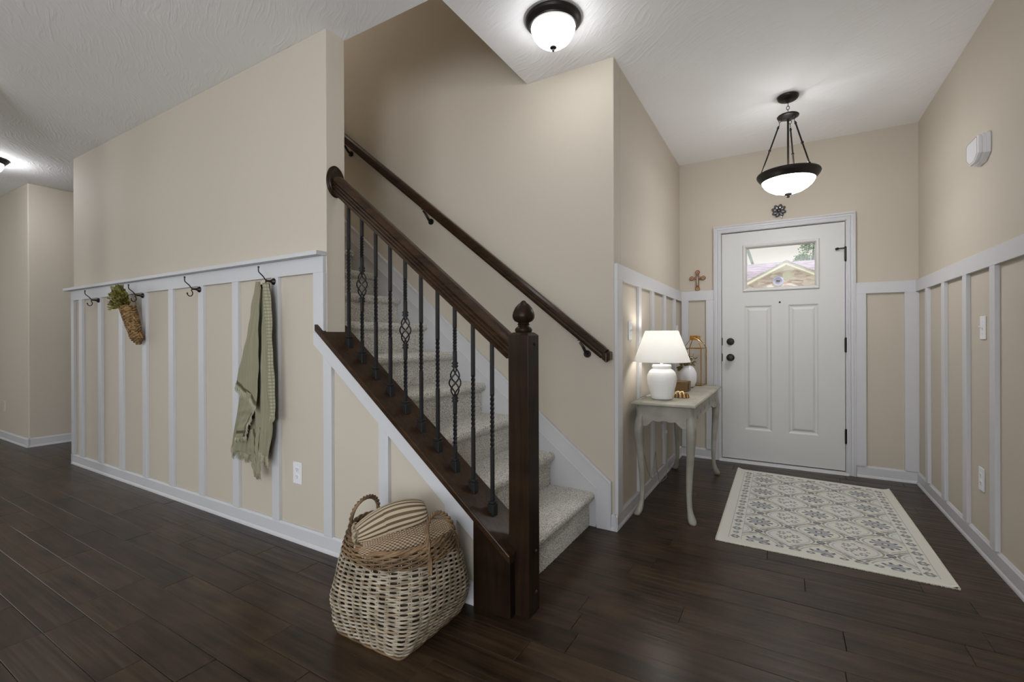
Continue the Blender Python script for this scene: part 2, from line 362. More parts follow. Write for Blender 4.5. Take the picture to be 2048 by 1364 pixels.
# stairwell above the hall ceiling
u = MB(); u.box(-1.41, -1.29, 1.72, YS, H+.25, 5.3); u.box(-5.6, -1.29, 1.60, 1.72, H+.25, 5.3); u.box(-5.6, XW+.1, 1.72, YS, H, 5.3)
struct(u, 'wall_stairwell', WALL, smooth=0)

# ------------------------------------------------------------------ board and batten
TR = .02
def part_box(name, parent, x0, x1, y0, y1, z0, z1, m=TRIM, bevel=.0015, **k):
    return MB().box(x0, x1, y0, y1, z0, z1).build(name, m, parent, smooth=0, bevel=bevel, **k)
yf = YB-TR
part_box('rail', WL, XW-.004, -2.066, yf, YB, 1.464, 1.550)
part_box('ledge', WL, XW-.045, -2.062, YB-.062, YB, 1.550, 1.572)
part_box('stile', WL, XW-.004, XW+.058, yf, YB, .092, 1.464)
for k in range(8):
    x = -2.514-.402*k; part_box('batten', WL, x, x+.064, yf, YB, .092, 1.464)
part_box('stile', WL, -2.146, -2.064, yf, YB, 1.151, 1.464)
sk_bot = lambda x: 1.088-.79*(x+2.146)
MB().prism([(-2.146, sk_bot(-2.146)), (-1.113, sk_bot(-1.113)), (-1.113, cap_bot(-1.113)-.002), (-2.10, cap_bot(-2.10)-.002), (-2.146, 1.15)], 'y', yf, YB).build('skirt_board', TRIM, WL, smooth=0, bevel=.0015)
for x in (-2.067, -1.667, -1.267):
    a, b_ = x, x+.064
    MB().prism([(a, .092), (b_, .092), (b_, sk_bot(b_)), (a, sk_bot(a))], 'y', yf, YB).build('batten', TRIM, WL, smooth=0, bevel=.0015)
xr = XR-TR
part_box('rail', WR, xr, XR, -1.55, YD, 1.458, 1.545); part_box('stile', WR, xr, XR, -1.55, -1.46, .092, 1.458)
for y0 in (4.247, 3.860, 3.457, 3.060, 2.66, 2.26, 1.86, 1.46, 1.06, .66, .26, -.14, -.54, -.94): part_box('batten', WR, xr, XR, y0, y0+.066, .092, 1.458)
part_box('rail', WD, XL, -.545, YD-TR, YD, 1.458, 1.547); part_box('rail', WD, .496, XR, YD-TR, YD, 1.458, 1.545)
part_box('stile', WD, XL+.02, -.762, YD-TR, YD, .092, 1.458); part_box('stile', WD, -.610, -.545, YD-TR, YD, .092, 1.458)
part_box('stile', WD, .496, .568, YD-TR, YD, .092, 1.458); part_box('stile', WD, .803, XR-.0, YD-TR, YD, .092, 1.458)
xl = XL+TR
part_box('rail', WF, XL, xl, YS, YD-TR, 1.456, 1.547)
part_box('stile', WF, XL, xl, YS, YS+.095, .092, 1.456)
for y0 in (3.075, 3.44, 3.84, 4.24): part_box('batten', WF, XL, xl, y0, y0+.062, .092, 1.456)

def baseboard(name, p0, p1, nrm, m=TRIM):
    prof = [(0, 0), (.020, 0), (.0195, .008), (.016, .016), (.013, .020), (.013, .080), (.010, .084), (.007, .092), (0, .092)]
    (x0, y0), (x1, y1) = p0, p1; mb = MB(); n = len(prof)
    vs = [(x+nrm[0]*a, y+nrm[1]*a, z) for (x, y) in ((x0, y0), (x1, y1)) for a, z in prof]
    mb.add(vs, [tuple(range(n)), tuple(range(2*n-1, n-1, -1))]+[(i, i+n, (i+1) % n+n, (i+1) % n) for i in range(n)])
    return struct(mb, name, m, smooth=30)
baseboard('baseboard_left', (XW-.02, YB), (-1.113, YB), (0, -1)); baseboard('baseboard_hall_right', (XW, YB-.02), (XW, 5.0), (-1, 0))
baseboard('baseboard_right', (XR, -4.1), (XR, YD), (-1, 0)); baseboard('baseboard_door_right', (.505, YD), (XR, YD), (0, -1)); baseboard('baseboard_door_left', (XL, YD), (-.555, YD), (0, -1))
baseboard('baseboard_foyer', (XL, YS-.02), (XL, YD), (1, 0)); baseboard('baseboard_stair', (-.862, YS), (XL+.02, YS), (0, -1))
baseboard('baseboard_hall_left', (XH, 1.58), (XH, 5.0), (1, 0)); baseboard('baseboard_hall_front', (-9.0, 1.60), (XH+.02, 1.60), (0, -1))

# ------------------------------------------------------------------ front door and its casing
cas = MB()
for a, b_, t in ((.0, .016, .014), (.016, .030, .018), (.030, .036, .013), (.036, .058, .018), (.058, .064, .022), (.064, .076, .026)):
    a, b_ = a*.76, b_*.76
    cas.box(DX0-.008-b_, DX0-.008-a, YD-t, YD, 0, DZ+.008+b_); cas.box(DX1+.010+a, DX1+.010+b_, YD-t, YD, 0, DZ+.008+b_)
    cas.box(DX0-.008-a, DX1+.010+a, YD-t, YD, DZ+.008+a, DZ+.008+b_)
struct(cas, 'trim_1', TRIM, smooth=0, bevel=.001)
j = MB(); j.box(DX0-.02, DX0-.004, YD, YD+.14, 0, DZ+.02); j.box(DX1+.004, DX1+.02, YD, YD+.14, 0, DZ+.02); j.box(DX0-.02, DX1+.02, YD, YD+.14, DZ+.004, DZ+.02)
j.box(DX0-.004, DX0+.010, YD+.055, YD+.07, .02, DZ); j.box(DX1-.010, DX1+.004, YD+.055, YD+.07, .02, DZ); j.box(DX0, DX1, YD+.055, YD+.07, DZ-.01, DZ+.004)
struct(j, 'trim_2', TRIM, smooth=0)
th = struct(MB().prism([(YD-.028, 0), (YD-.022, .016), (YD+.01, .022), (YD+.14, .022), (YD+.14, 0)], 'x', DX0-.02, DX1+.02), 'trim_3', TRIM, smooth=0)
y0, y1 = YD+.006, YD+.050
W0, W1, WZ0, WZ1 = -.300, .255, 1.527, 1.926
pan = [(-.296, -.084), (.040, .256)]; PZ0, PZ1 = .297, 1.392
db = MB()
db.box(DX0, pan[0][0], y0, y1, .03, 1.50); db.box(pan[0][1], pan[1][0], y0, y1, .03, 1.50); db.box(pan[1][1], DX1, y0, y1, .03, 1.50)
for a, b_ in pan: db.box(a, b_, y0, y1, .03, PZ0); db.box(a, b_, y0, y1, PZ1, 1.50); db.box(a, b_, y0+.011, y1, PZ0, PZ1)
db.box(DX0, W0, y0, y1, 1.50, DZ-.004); db.box(W1, DX1, y0, y1, 1.50, DZ-.004); db.box(W0, W1, y0, y1, 1.50, WZ0); db.box(W0, W1, y0, y1, WZ1, DZ-.004)
door = struct(db, 'door_1', DOORM, smooth=0)
for a, b_ in pan:
    p = MB()
    def ring(i, yy): return [(a+i, yy, PZ0+i), (b_-i, yy, PZ0+i), (b_-i, yy, PZ1-i), (a+i, yy, PZ1-i)]
    lv = [(0, y0), (.006, y0+.004), (.014, y0+.0095), (.024, y0+.0095), (.040, y0+.001), (.046, y0)]
    vs = [q for i, yy in lv for q in ring(i, yy)]; n = len(lv)
    p.add(vs, [(k*4+i, k*4+(i+1) % 4, k*4+4+(i+1) % 4, k*4+4+i) for k in range(n-1) for i in range(4)]+[tuple((n-1)*4+i for i in range(4))])
    p.build('panel', DOORM, door, smooth=0)
wf = MB(); ox0, ox1, oz0, oz1 = -.309, .264, 1.517, 1.935; ix0, ix1, iz0, iz1 = -.277, .230, 1.550, 1.894
prof = [(0, y0), (.003, y0-.010), (.010, y0-.014), (.020, y0-.012), (.028, y0-.004), (.033, y0+.012), (.033, y1)]
def rring(t, yy): return [(ox0+t, yy, oz0+t), (ox1-t, yy, oz0+t), (ox1-t, yy, oz1-t), (ox0+t, yy, oz1-t)]
vs = [q for t, yy in prof for q in rring(t, yy)]
wf.add(vs, [(k*4+i, k*4+(i+1) % 4, k*4+4+(i+1) % 4, k*4+4+i) for k in range(len(prof)-1) for i in range(4)])
wf.build('window_frame', DOORM, door, smooth=0, fix=False)
MB().box(ix0-.002, ix1+.002, y0+.018, y0+.024, iz0-.002, iz1+.002).build('pane', GLASS, door, smooth=0)
part_box('door_sweep', door, DX0+.003, DX1-.003, y0+.002, y1, .0225, .031, SLOT, bevel=0)
def yl(mb, prof, cx, cz, ybase, n=24):   # lathe about the Y axis, depth measured towards -Y
    k = len(prof); vs = []
    for r, dd in prof:
        for i in range(n): a = 2*PI*i/n; vs.append((cx+r*math.cos(a), ybase-dd, cz+r*math.sin(a)))
    mb.add(vs, [(q*n+i, q*n+(i+1) % n, (q+1)*n+(i+1) % n, (q+1)*n+i) for q in range(k-1) for i in range(n)]+[tuple(range(n)), tuple((k-1)*n+i for i in range(n))]); return mb
db_ = yl(MB(), [(.032, 0), (.032, .006), (.028, .011), (.020, .012), (.019, .024), (.012, .026)], -.408, 1.077, y0).build('deadbolt', BRONZE, door)
MB().box(-.411, -.405, y0-.036, y0-.025, 1.062, 1.092).build('thumb_turn', BRONZE, db_, bevel=.002)
yl(MB(), [(.033, 0), (.033, .006), (.028, .010), (.013, .012), (.012, .030), (.020, .036), (.029, .046), (.030, .058), (.024, .066), (.010, .069)], -.408, .934, y0).build('door_knob', BRONZE, door)
for z in (1.077, .934): MB().box(DX0-.004, DX0+.006, y0-.004, y0+.02, z-.034, z+.034).build('strike_plate', BRONZE, door, smooth=0)
yl(MB(), [(.008, 0), (.008, .003), (.004, .004)], -.023, 1.416, y0).build('peephole', BRONZE, door)
for z in (1.787, 1.051, .311):
    yh = y0-.010; hgo = MB().tube([(DX1+.003, yh, z-.05), (DX1+.003, yh, z+.05)], .008, 10); hgo.ball((DX1+.003, yh, z+.054), .008, 8); hgo.ball((DX1+.003, yh, z-.054), .008, 8)
    hgo.box(DX1-.003, DX1+.012, y0-.003, y0+.002, z-.048, z+.048)
    hh = hgo.build('hinge', BRONZE, door)
    if z > 1.7:
        s_ = MB().tube([(DX1, y0-.008, z+.048), (DX1-.045, y0-.020, z+.046)], .0045, 8); s_.tube([(DX1-.045, y0-.020, z+.046), (DX1-.064, y0-.024, z+.040)], .0095, 10)
        s_.build('door_stop', IRON, hh)
        MB().box(DX1-.04, DX1-.005, y0-.003, y0, z+.018, z+.036).build('stop_plate', TRIM, hh)

# ------------------------------------------------------------------ stairs
st = thing('staircase', 'straight flight of carpeted stairs rising left behind the iron balusters', 'stairs', (-1.0, 2.15, 0))
def step_mesh(k, ds, dy):
    xn = -.965-.256*k; z = .2035*(k+1); rr = .2035
    prof = [(xn-.032, z-rr), (xn-.032, z-.062), (xn-.024, z-.052), (xn-.008, z-.046), (xn-.001, z-.034), (xn, z-.020), (xn-.006, z-.008), (xn-.020, z-.001), (xn-.04, z), (xn-.256-.034, z)]
    P = [Vector((x, 0, z_)) for x, z_ in prof]; L_ = [0]
    for i in range(1, len(P)): L_.append(L_[-1]+(P[i]-P[i-1]).length)
    n = int(L_[-1]/ds)+1; ys = np.linspace(1.722, 2.60, int(.878/dy)+1); ss = np.linspace(0, L_[-1], n)
    xs = np.interp(ss, L_, [p.x for p in P]); zs = np.interp(ss, L_, [p.z for p in P])
    tx = np.gradient(xs); tz = np.gradient(zs); l = np.hypot(tx, tz); nx, nz = tz/l, -tx/l
    d = (RNG.random((len(ys), n))-.35)*.0045
    d += .002*np.sin(ss*40)[None, :]*RNG.random()
    X = xs[None, :]+nx[None, :]*d; Z = zs[None, :]+nz[None, :]*d; Y = np.repeat(ys[:, None], n, 1)+(RNG.random((len(ys), n))-.5)*dy*.6
    X = X+1.0; Y = Y-2.15
    me = bpy.data.meshes.new('step'); V = np.stack([X, Y, Z], -1).reshape(-1, 3)
    a = np.arange(len(ys)*n).reshape(len(ys), n); F = np.stack([a[:-1, :-1], a[:-1, 1:], a[1:, 1:], a[1:, :-1]], -1).reshape(-1, 4)
    me.vertices.add(len(V)); me.vertices.foreach_set('co', V.ravel().astype('f')); me.loops.add(F.size); me.loops.foreach_set('vertex_index', F.ravel().astype('i'))
    me.polygons.add(len(F)); me.polygons.foreach_set('loop_start', np.arange(0, F.size, 4).astype('i')); me.polygons.foreach_set('loop_total', np.full(len(F), 4, 'i')); me.update(calc_edges=True); me.validate()
    me.polygons.foreach_set('use_smooth', [True]*len(me.polygons)); me.materials.append(CARPET)
    o = bpy.data.objects.new('step', me); C.objects.link(o); o.parent = st
for k in range(13): step_mesh(k, .0045 if k < 2 else .007, .0045 if k < 2 else .007)
core = [(-.997, 0)]
for k in range(13):
    xn = -.965-.256*k-.036; core += [(xn, .2035*(k+1)-.006), (xn-.256, .2035*(k+1)-.006)]
core += [(-5.40, core[-1][1]), (-5.40, core[-1][1]-.3), (-4.45, core[-1][1]-.3), (-1.40, 0)]
core = [(x+1.0, z) for x, z in core]
MB().prism([(z0, z1) for z0, z1 in core], 'y', 1.725-2.15, 2.598-2.15).build('carriage', CARPET, st, smooth=0)
# wall-side skirt boards
tops = lambda x: .277+.805*(-.862-x)
inn = lambda x: .225+.806*(-.944-x)
MB().prism([(-.954, 0), (-.954, inn(-.944)), (-4.9, inn(-4.9)), (-4.9, 2.2), (-4.4, 2.2), (-1.2, 0)], 'y', YS-.010, YS).build('skirt_board', TRIM, WST, smooth=0)
MB().prism([(-.862, .0), (-.862, tops(-.862)), (-4.9, tops(-4.9)), (-4.9, inn(-4.9)), (-.948, inn(-.948)), (-.948, 0)], 'y', YS-.022, YS).build('skirt_board', TRIM, WST, smooth=0, bevel=.002)
MB().prism([(-.858, .092), (-.858, tops(-.862)+.004), (-4.9, tops(-4.9)+.004), (-4.9, tops(-4.9)-.012), (-.868, tops(-.862)-.010), (-.868, .092)], 'y', YS-.027, YS).build('skirt_cap', TRIM, WST, smooth=0, bevel=.003)
MB().prism([(-.944, .02), (-.944, inn(-.944)+.006), (-4.9, inn(-4.9)+.006), (-4.9, inn(-4.9)-.006), (-.954, inn(-.954)-.003), (-.954, .02)], 'y', YS-.025, YS).build('skirt_bead', TRIM, WST, smooth=0, bevel=.002)

# ------------------------------------------------------------------ balustrade
BAL = thing('balustrade', 'dark-stained stair railing with black twisted iron balusters and acorn-topped newel post', 'railing', (-1.0, 1.66, 0))
ox, oy = 1.0, -1.66
def L3(x, y_, z): return (x+ox, y_+oy, z)
capm = MB()
def cap_piece(mb, xa, xb, ya, yb_): mb.prism([(xa+ox, cap_top(xa)), (xb+ox, cap_top(xb)), (xb+ox, cap_bot(xb)), (xa+ox, cap_bot(xa))], 'y', ya+oy, yb_+oy)
cap_piece(capm, XN+.002, -.928, 1.558, 1.762); cap_piece(capm, -2.108, XN+.002, 1.558, YB-.001); cap_piece(capm, -2.108, XN+.002, YB+.121, 1.762)
capm.build('cap_board', STAIN, BAL, smooth=0, bevel=.004, tone=.6)
MB().prism([(-1.112+ox, 0), (-.934+ox, 0), (-.934+ox, cap_bot(-.934)), (-1.112+ox, cap_bot(-1.112))], 'y', 1.572+oy, 1.758+oy).build('end_block', STAINV, BAL, smooth=0, bevel=.003, tone=.2)
nx0, nx1, ny0, ny1 = -.962, -.870, 1.611, 1.703
nwp = MB(); nwp.box(nx0+ox, nx1+ox, ny0+oy, ny1+oy, 0, 1.128)
nwp.add([L3(nx0, ny0, 1.128), L3(nx1, ny0, 1.128), L3(nx1, ny1, 1.128), L3(nx0, ny1, 1.128), L3(nx0+.014, ny0+.014, 1.140), L3(nx1-.014, ny0+.014, 1.140), L3(nx1-.014, ny1-.014, 1.140), L3(nx0+.014, ny1-.014, 1.140)],
        [(0, 1, 5, 4), (1, 2, 6, 5), (2, 3, 7, 6), (3, 0, 4, 7), (4, 5, 6, 7)])
newel = nwp.build('newel_post', STAINV, BAL, smooth=0, bevel=.002, tone=.7)
ncx, ncy = (nx0+nx1)/2+ox, (ny0+ny1)/2+oy
MB().lathe([(.030, 1.138), (.034, 1.142), (.036, 1.150), (.032, 1.158), (.024, 1.163), (.022, 1.168), (.026, 1.172), (.022, 1.176), (.023, 1.179), (.036, 1.185), (.044, 1.196), (.046, 1.208), (.043, 1.222), (.035, 1.240), (.023, 1.254), (.013, 1.261), (.010, 1.266), (.004, 1.270), (0, 1.271)], ncx, ncy, 0, 28).build('finial', STAINV, newel, smooth=50, tone=.5)
for z in (1.092, .25, .085):
    yb_ = MB(); n = 12
    vs = [(nx1+ox+dd, ncy+.012+r*math.cos(2*PI*i/n), z+r*math.sin(2*PI*i/n)) for r, dd in ((.007, 0), (.007, .003), (.004, .006)) for i in range(n)]
    yb_.add(vs, [(q*n+i, q*n+(i+1) % n, (q+1)*n+(i+1) % n, (q+1)*n+i) for q in range(2) for i in range(n)]+[tuple(2*n+i for i in range(n))])
    yb_.build('plug', BRONZE2 if z < .5 else STAIN, newel)
# handrail
hr = [(.019, -.044), (.021, -.033), (.026, -.030), (.027, -.027), (.021, -.023), (.021, -.019), (.028, -.015), (.029, -.011), (.022, -.007), (.022, -.003), (.030, .002), (.031, .005), (.025, .009), (.033, .014), (.034, .023), (.029, .034), (.017, .042)]
hp = hr+[(0, .044)]+[(-a, b_) for a, b_ in reversed(hr)]
rail_z = lambda x: 1.020+.802*(-1.07-x)+.145   # centre line
rz = lambda x: 1.100+.802*(-1.07-x)+.056
MB().sweep(hp, L3(-2.045, 1.655, rz(-2.045)), L3(nx0+.004, 1.655, rz(nx0+.004)), (0, 1, 0)).build('handrail', STAIN, BAL, smooth=20, tone=.65)
ro = MB(); n = 36; pr = [(1.0, 0), (1.0, .007), (.93, .012), (.88, .013), (.84, .018), (.80, .020)]
vs = [(XN+.0005+dd+ox, 1.655+oy+.056*r*math.cos(2*PI*i/n), 1.952+.084*r*math.sin(2*PI*i/n)) for r, dd in pr for i in range(n)]
ro.add(vs, [(q*n+i, q*n+(i+1) % n, (q+1)*n+(i+1) % n, (q+1)*n+i) for q in range(len(pr)-1) for i in range(n)]+[tuple((len(pr)-1)*n+i for i in range(n)), tuple(range(n))])
ro.build('rosette', STAINV, BAL, tone=.5)
# balusters
def square_bar(mb, x, y_, zs, half=.0068):
    """zs: list of (z, angle)"""
    vs = []
    for z, a in zs:
        for k in range(4):
            q = a+PI/4+k*PI/2; vs.append((x+half*1.414*math.cos(q), y_+half*1.414*math.sin(q), z))
    m = len(zs); fs = [(i*4+k, i*4+(k+1) % 4, i*4+4+(k+1) % 4, i*4+4+k) for i in range(m-1) for k in range(4)]+[(3, 2, 1, 0), tuple((m-1)*4+k for k in range(4))]
    mb.add(vs, fs)
def twist(z0, z1, turns, n=30): return [(z0+(z1-z0)*i/n, turns*2*PI*i/n) for i in range(n+1)]
for i in range(10):
    x = -1.072-.0990*i; zb = cap_top(x)+.004; zt = rz(x)-.050; zm = (zb+zt)/2+.02
    mb = MB(); bx, by = x+ox, 0
    if i in (2, 5, 8):
        c0 = zm-.078; c1 = zm+.078
        square_bar(mb, bx, by, [(zb, 0)]+twist(zb+.10, c0-.06, 2, 24)+[(c0, 0)]); mb2 = MB(); square_bar(mb2, bx, by, [(c1, 0)]+twist(c1+.06, zt-.10, 2, 24)+[(zt, 0)])
    else:
        square_bar(mb, bx, by, [(zb, 0)]+twist(zm-.115, zm+.115, 3, 40)+[(zt, 0)])
    bo = mb.build('baluster', IRON, BAL, smooth=0)
    if i in (2, 5, 8): mb2.build('upper_bar', IRON, bo, smooth=0)
    s_ = MB(); a = .0165; s_.prism([(bx-a, cap_top(x)-SLOPE*-a+.0005), (bx+a, cap_top(x)-SLOPE*a+.0005), (bx+a, zb+.034), (bx-a, zb+.034)], 'y', -a, a)
    s_.box(bx-.012, bx+.012, -.012, .012, zb+.034, zb+.041); s_.box(bx-.016, bx+.016, -.016, .016, zb+.041, zb+.046)
    s_.build('shoe', IRON, bo, smooth=0, bevel=.002)
    if i in (2, 5, 8):
        k_ = MB()
        for q in range(4):
            pts = []
            for t in range(17):
                f = t/16; r = .0045+.0215*math.sin(PI*f)**.9; a = q*PI/2+f*2*PI*.75
                pts.append((bx+r*math.cos(a), by+r*math.sin(a), c0+.012+(c1-c0-.024)*f))
            k_.tube(pts, .0034, 6)
        for z in (c0, c1): k_.box(bx-.0105, bx+.0105, -.0105, .0105, z-.010, z-.003); k_.box(bx-.0105, bx+.0105, -.0105, .0105, z+.003, z+.010); k_.box(bx-.008, bx+.008, -.008, .008, z-.014, z+.014)
        k_.build('basket_twist', IRON, bo, smooth=40)

# ------------------------------------------------------------------ wall handrail
WRL = thing('wall_handrail', 'dark-stained handrail mounted on the beige stair wall above the carpeted steps', 'handrail', (-.9, 2.552, 1.0))
wz = lambda x: 1.018+.787*(-.875-x)
hp2 = [(-.020, -.030), (.020, -.030), (.026, -.014), (.024, -.004), (.029, .004), (.028, .020), (.018, .031), (0, .034), (-.018, .031), (-.028, .020), (-.029, .004), (-.024, -.004), (-.026, -.014)]
MB().sweep(hp2, (-4.6+.9, 0, wz(-4.6)-1.0), (-.880+.9, 0, wz(-.880)-1.0), (0, 1, 0)).build('rail', STAIN, WRL, smooth=30, tone=.4)
e = MB(); e.add([(x+.9, yy-2.552, z-1.0) for x, yy, z in [(-.890, 2.525, .995), (-.862, 2.525, .972), (-.848, 2.545, .990), (-.850, 2.60, .990), (-.876, 2.611, .995), (-.905, 2.60, 1.05), (-.890, 2.525, 1.045), (-.862, 2.525, 1.022), (-.848, 2.545, 1.035), (-.850, 2.60, 1.035), (-.876, 2.611, 1.04)]],
      [(0, 1, 7, 6), (1, 2, 8, 7), (2, 3, 9, 8), (3, 4, 10, 9), (6, 7, 8, 9, 10), (0, 4, 3, 2, 1), (4, 0, 6, 10)])
e.build('return', STAIN, WRL, smooth=0, bevel=.004, tone=.5)
for x in (-1.015, -2.215, -3.06):
    z = wz(x)-.034; k_ = MB()
    pts = [(x-.02, 0, z-.004), (x-.006, .004, z-.020), (x+.004, .014, z-.045), (x+.008, .030, z-.066), (x+.008, .052, z-.074)]
    k_.tube([(a+.9, b_, c_-1.0) for a, b_, c_ in pts], [.006, .008, .009, .009, .010], 8); k_.box(x-.030+.9, x+.012+.9, -.010, .010, z-.006-1.0+.012, z-1.0+.010)
    k_.tube([(x+.008+.9, .050, z-1.074), (x+.008+.9, .0595, z-1.074)], .022, 16)
    k_.build('bracket', BRONZE, WRL, smooth=40)

# ------------------------------------------------------------------ hooks on the rail
def make_hook(label, x):
    t = thing('coat_hook', label, 'hook', (x, yf, 1.441), 0, 'dark coat hooks along the white rail')
    yl(MB(), [(.019, 0), (.0195, .002), (.018, .004), (.0185, .006), (.015, .010), (.010, .013), (.0075, .018), (.0085, .021), (.0065, .026), (.006, .040), (.0085, .043), (.006, .047)], 0, 0, 0, 20).build('backplate', BRONZE, t)
    m = MB(); pts = [(0, -.043, -.004), (0, -.050, .006), (0, -.062, .022), (0, -.078, .036), (0, -.087, .044), (0, -.0895, .058), (0, -.0885, .068)]
    m.tube(pts, .0032, 8); m.ball((0, -.0885, .071), .0055, 10); m.build('upper_prong', BRONZE, t)
    m = MB(); pts = [(0, -.043, .004)]+[(0, -.058+.016*math.cos(a), -.028+.020*math.sin(a)) for a in [math.radians(q) for q in (60, 30, 0, -30, -60, -90, -120, -150, -175)]]
    m.tube(pts, .0032, 8); m.ball(pts[-1], .005, 10); m.build('lower_prong', BRONZE, t)
    return t
for x, lb in ((-4.90, 'empty dark bronze coat hook nearest the hallway end of the rail'), (-4.10, 'dark bronze coat hook holding the woven carrot basket'), (-3.293, 'empty dark bronze coat hook between carrot basket and green throw'), (-2.488, 'dark bronze coat hook holding the sage green throw')):
    make_hook(lb, x)

# ------------------------------------------------------------------ carrot shaped wall basket
CB = thing('carrot_basket', 'carrot-shaped seagrass wall basket with olive green foliage hanging from a hook', 'basket', (-4.10, 1.50, 1.08))
def carrot_sec(f):   # f 0 bottom .. 1 top -> cx, cy, a, b, z
    r = math.sin(min(1, f/.22)*PI/2)**.6 if f < .22 else 1
    return (.022-.05*f, .043-.053*f, (.054+.014*f)*r, (.030+.014*f)*r, .285*f)
m = MB(); n = 34; pts = []; R = []
for i in range(21):
    f = (i+.5)/21; cx, cy, a, b_, z = carrot_sec(f); ring_ = []
    for q in range(n):
        th_ = 2*PI*q/n; wv = 1+.07*math.sin(q*PI/2+i*1.1); ring_.append((cx+a*wv*math.cos(th_), cy+b_*wv*math.sin(th_), z+.0040*math.sin(q*PI/2*.9+i*1.7)))
    m.tube(ring_, .0070, 6, closed=True)
m.build('woven_body', SEAGRASS, CB, smooth=60, kind='stuff')
m = MB(); m.lathe([(.0001, 0)]+[(1, 0)], 0, 0, 0, 4) if False else None
inn_ = MB(); rings = [carrot_sec(f) for f in (.04, .2, .4, .6, .8, .97)]
for (cx, cy, a, b_, z), (cx2, cy2, a2, b2, z2) in zip(rings[:-1], rings[1:]):
    vs = [(cx+a*.97*math.cos(2*PI*q/20), cy+b_*.97*math.sin(2*PI*q/20), z) for q in range(20)]+[(cx2+a2*.97*math.cos(2*PI*q/20), cy2+b2*.97*math.sin(2*PI*q/20), z2) for q in range(20)]
    inn_.add(vs, [(q, (q+1) % 20, 20+(q+1) % 20, 20+q) for q in range(20)])
inn_.build('lining', SEAGRASS, CB)
rl = random.Random(3)
def leaf(mb, base, d, L_, W_, curl=.3):
    d = Vector(d).normalized(); s_ = d.cross(Vector((rl.uniform(-1, 1), rl.uniform(-1, 1), rl.uniform(-1, 1)))).normalized(); nn = d.cross(s_)
    b = Vector(base); P = [b, b+d*L_*.35+s_*W_+nn*L_*curl*.1, b+d*L_*.75+s_*W_*.8+nn*L_*curl*.4, b+d*L_+nn*L_*curl*.7, b+d*L_*.75-s_*W_*.8+nn*L_*curl*.4, b+d*L_*.35-s_*W_+nn*L_*curl*.1, b+d*L_*.5-nn*L_*.04]
    mb.add(P, [(0, 1, 6), (1, 2, 6), (2, 3, 6), (3, 4, 6), (4, 5, 6), (5, 0, 6)])
for mtl, cnt, nm in ((LEAFM, 420, 'foliage'), (LEAFY, 90, 'foliage')):
    m = MB()
    for i in range(cnt):
        a = rl.uniform(0, 2*PI); e_ = rl.uniform(-.25, 1.25); rr_ = rl.uniform(.15, 1)
        d = (math.cos(a)*math.cos(e_)-.45, math.sin(a)*math.cos(e_)*.62-.28, math.sin(e_)+.10)
        base = (-.055+.105*rr_*d[0], -.014+.066*rr_*d[1], .276+.135*rr_*max(-.12, d[2]))
        leaf(m, base, d, rl.uniform(.022, .042), rl.uniform(.007, .012))
    m.build(nm, mtl, CB, smooth=0, kind='stuff', fix=False)
MB().tube([(.0, .035, .29), (0, .028, .325), (-.005, .030, .330)], .0022, 6).build('hanging_loop', SEAGRASS, CB)

# ------------------------------------------------------------------ sage throw on the hook
THR = thing('throw_blanket', 'sage green cotton throw with fringed hems hanging from the hook', 'blanket', (-2.49, 1.53, .35))
SAGEV = vcol_mat('sage_weave', .95, .4, 320)
CS, CD, CLT = [np.array(lin(*q)[:3]) for q in ((138, 134, 113), (84, 80, 62), (158, 154, 132))]
def sheet(name, Lc, Rc, yb_, amp, npl, seed, nu=46, nv=120, colf=None, bot=0):
    def res(cv, n):
        P = [np.array(p) for p in cv]; D = [0]
        for i in range(1, len(P)): D.append(D[-1]+np.linalg.norm(P[i]-P[i-1]))
        s_ = np.linspace(0, D[-1], n); X = np.interp(s_, D, [p[0] for p in P]); Z = np.interp(s_, D, [p[1] for p in P])
        for _ in range(12): X[1:-1] = (X[:-2]+2*X[1:-1]+X[2:])/4
        return X, Z
    LX, LZ = res(Lc, nv); RX, RZ = res(Rc, nv); pts = []; ph = seed*1.3; cols = []
    for j_ in range(nv):
        t = j_/(nv-1)
        for i in range(nu):
            s_ = i/(nu-1); x = LX[j_]*(1-s_)+RX[j_]*s_; z = LZ[j_]*(1-s_)+RZ[j_]*s_-bot*math.sin(PI*s_)*t
            a = s_*npl*2*PI+ph+.8*math.sin(3*t+seed)
            fold = (math.sin(a)+.35*math.sin(2*a+seed))*amp*(.45+.55*t)+.25*amp*math.sin(s_*npl*5.3*PI+t*4+seed*2)
            y_ = yb_+fold-.012*math.sin(PI*s_)+.004*math.sin(9*t+seed+5*s_)+.0016*math.sin(31*t+9*s_+seed)
            pts.append((x+2.49, y_-1.53, z-.35)); c_ = colf(s_, t) if colf else CS
            cols.append(c_*(1+.05*math.sin(s_*211+t*17)))
    mb = MB(); mb.grid(pts, nu, nv)
    o = mb.build(name, SAGEV, THR, smooth=80, solid=.0024, fix=False)
    ca = o.data.color_attributes.new('Col', 'FLOAT_COLOR', 'POINT'); ca.data.foreach_set('color', [q for c_ in cols for q in (c_[0], c_[1], c_[2], 1)])
    return o, [pts[(nv-1)*nu+i] for i in range(nu)], pts
SAGE_L = mat('pale_sage_yarn', lin(166, 162, 142), .95, spec=.1)
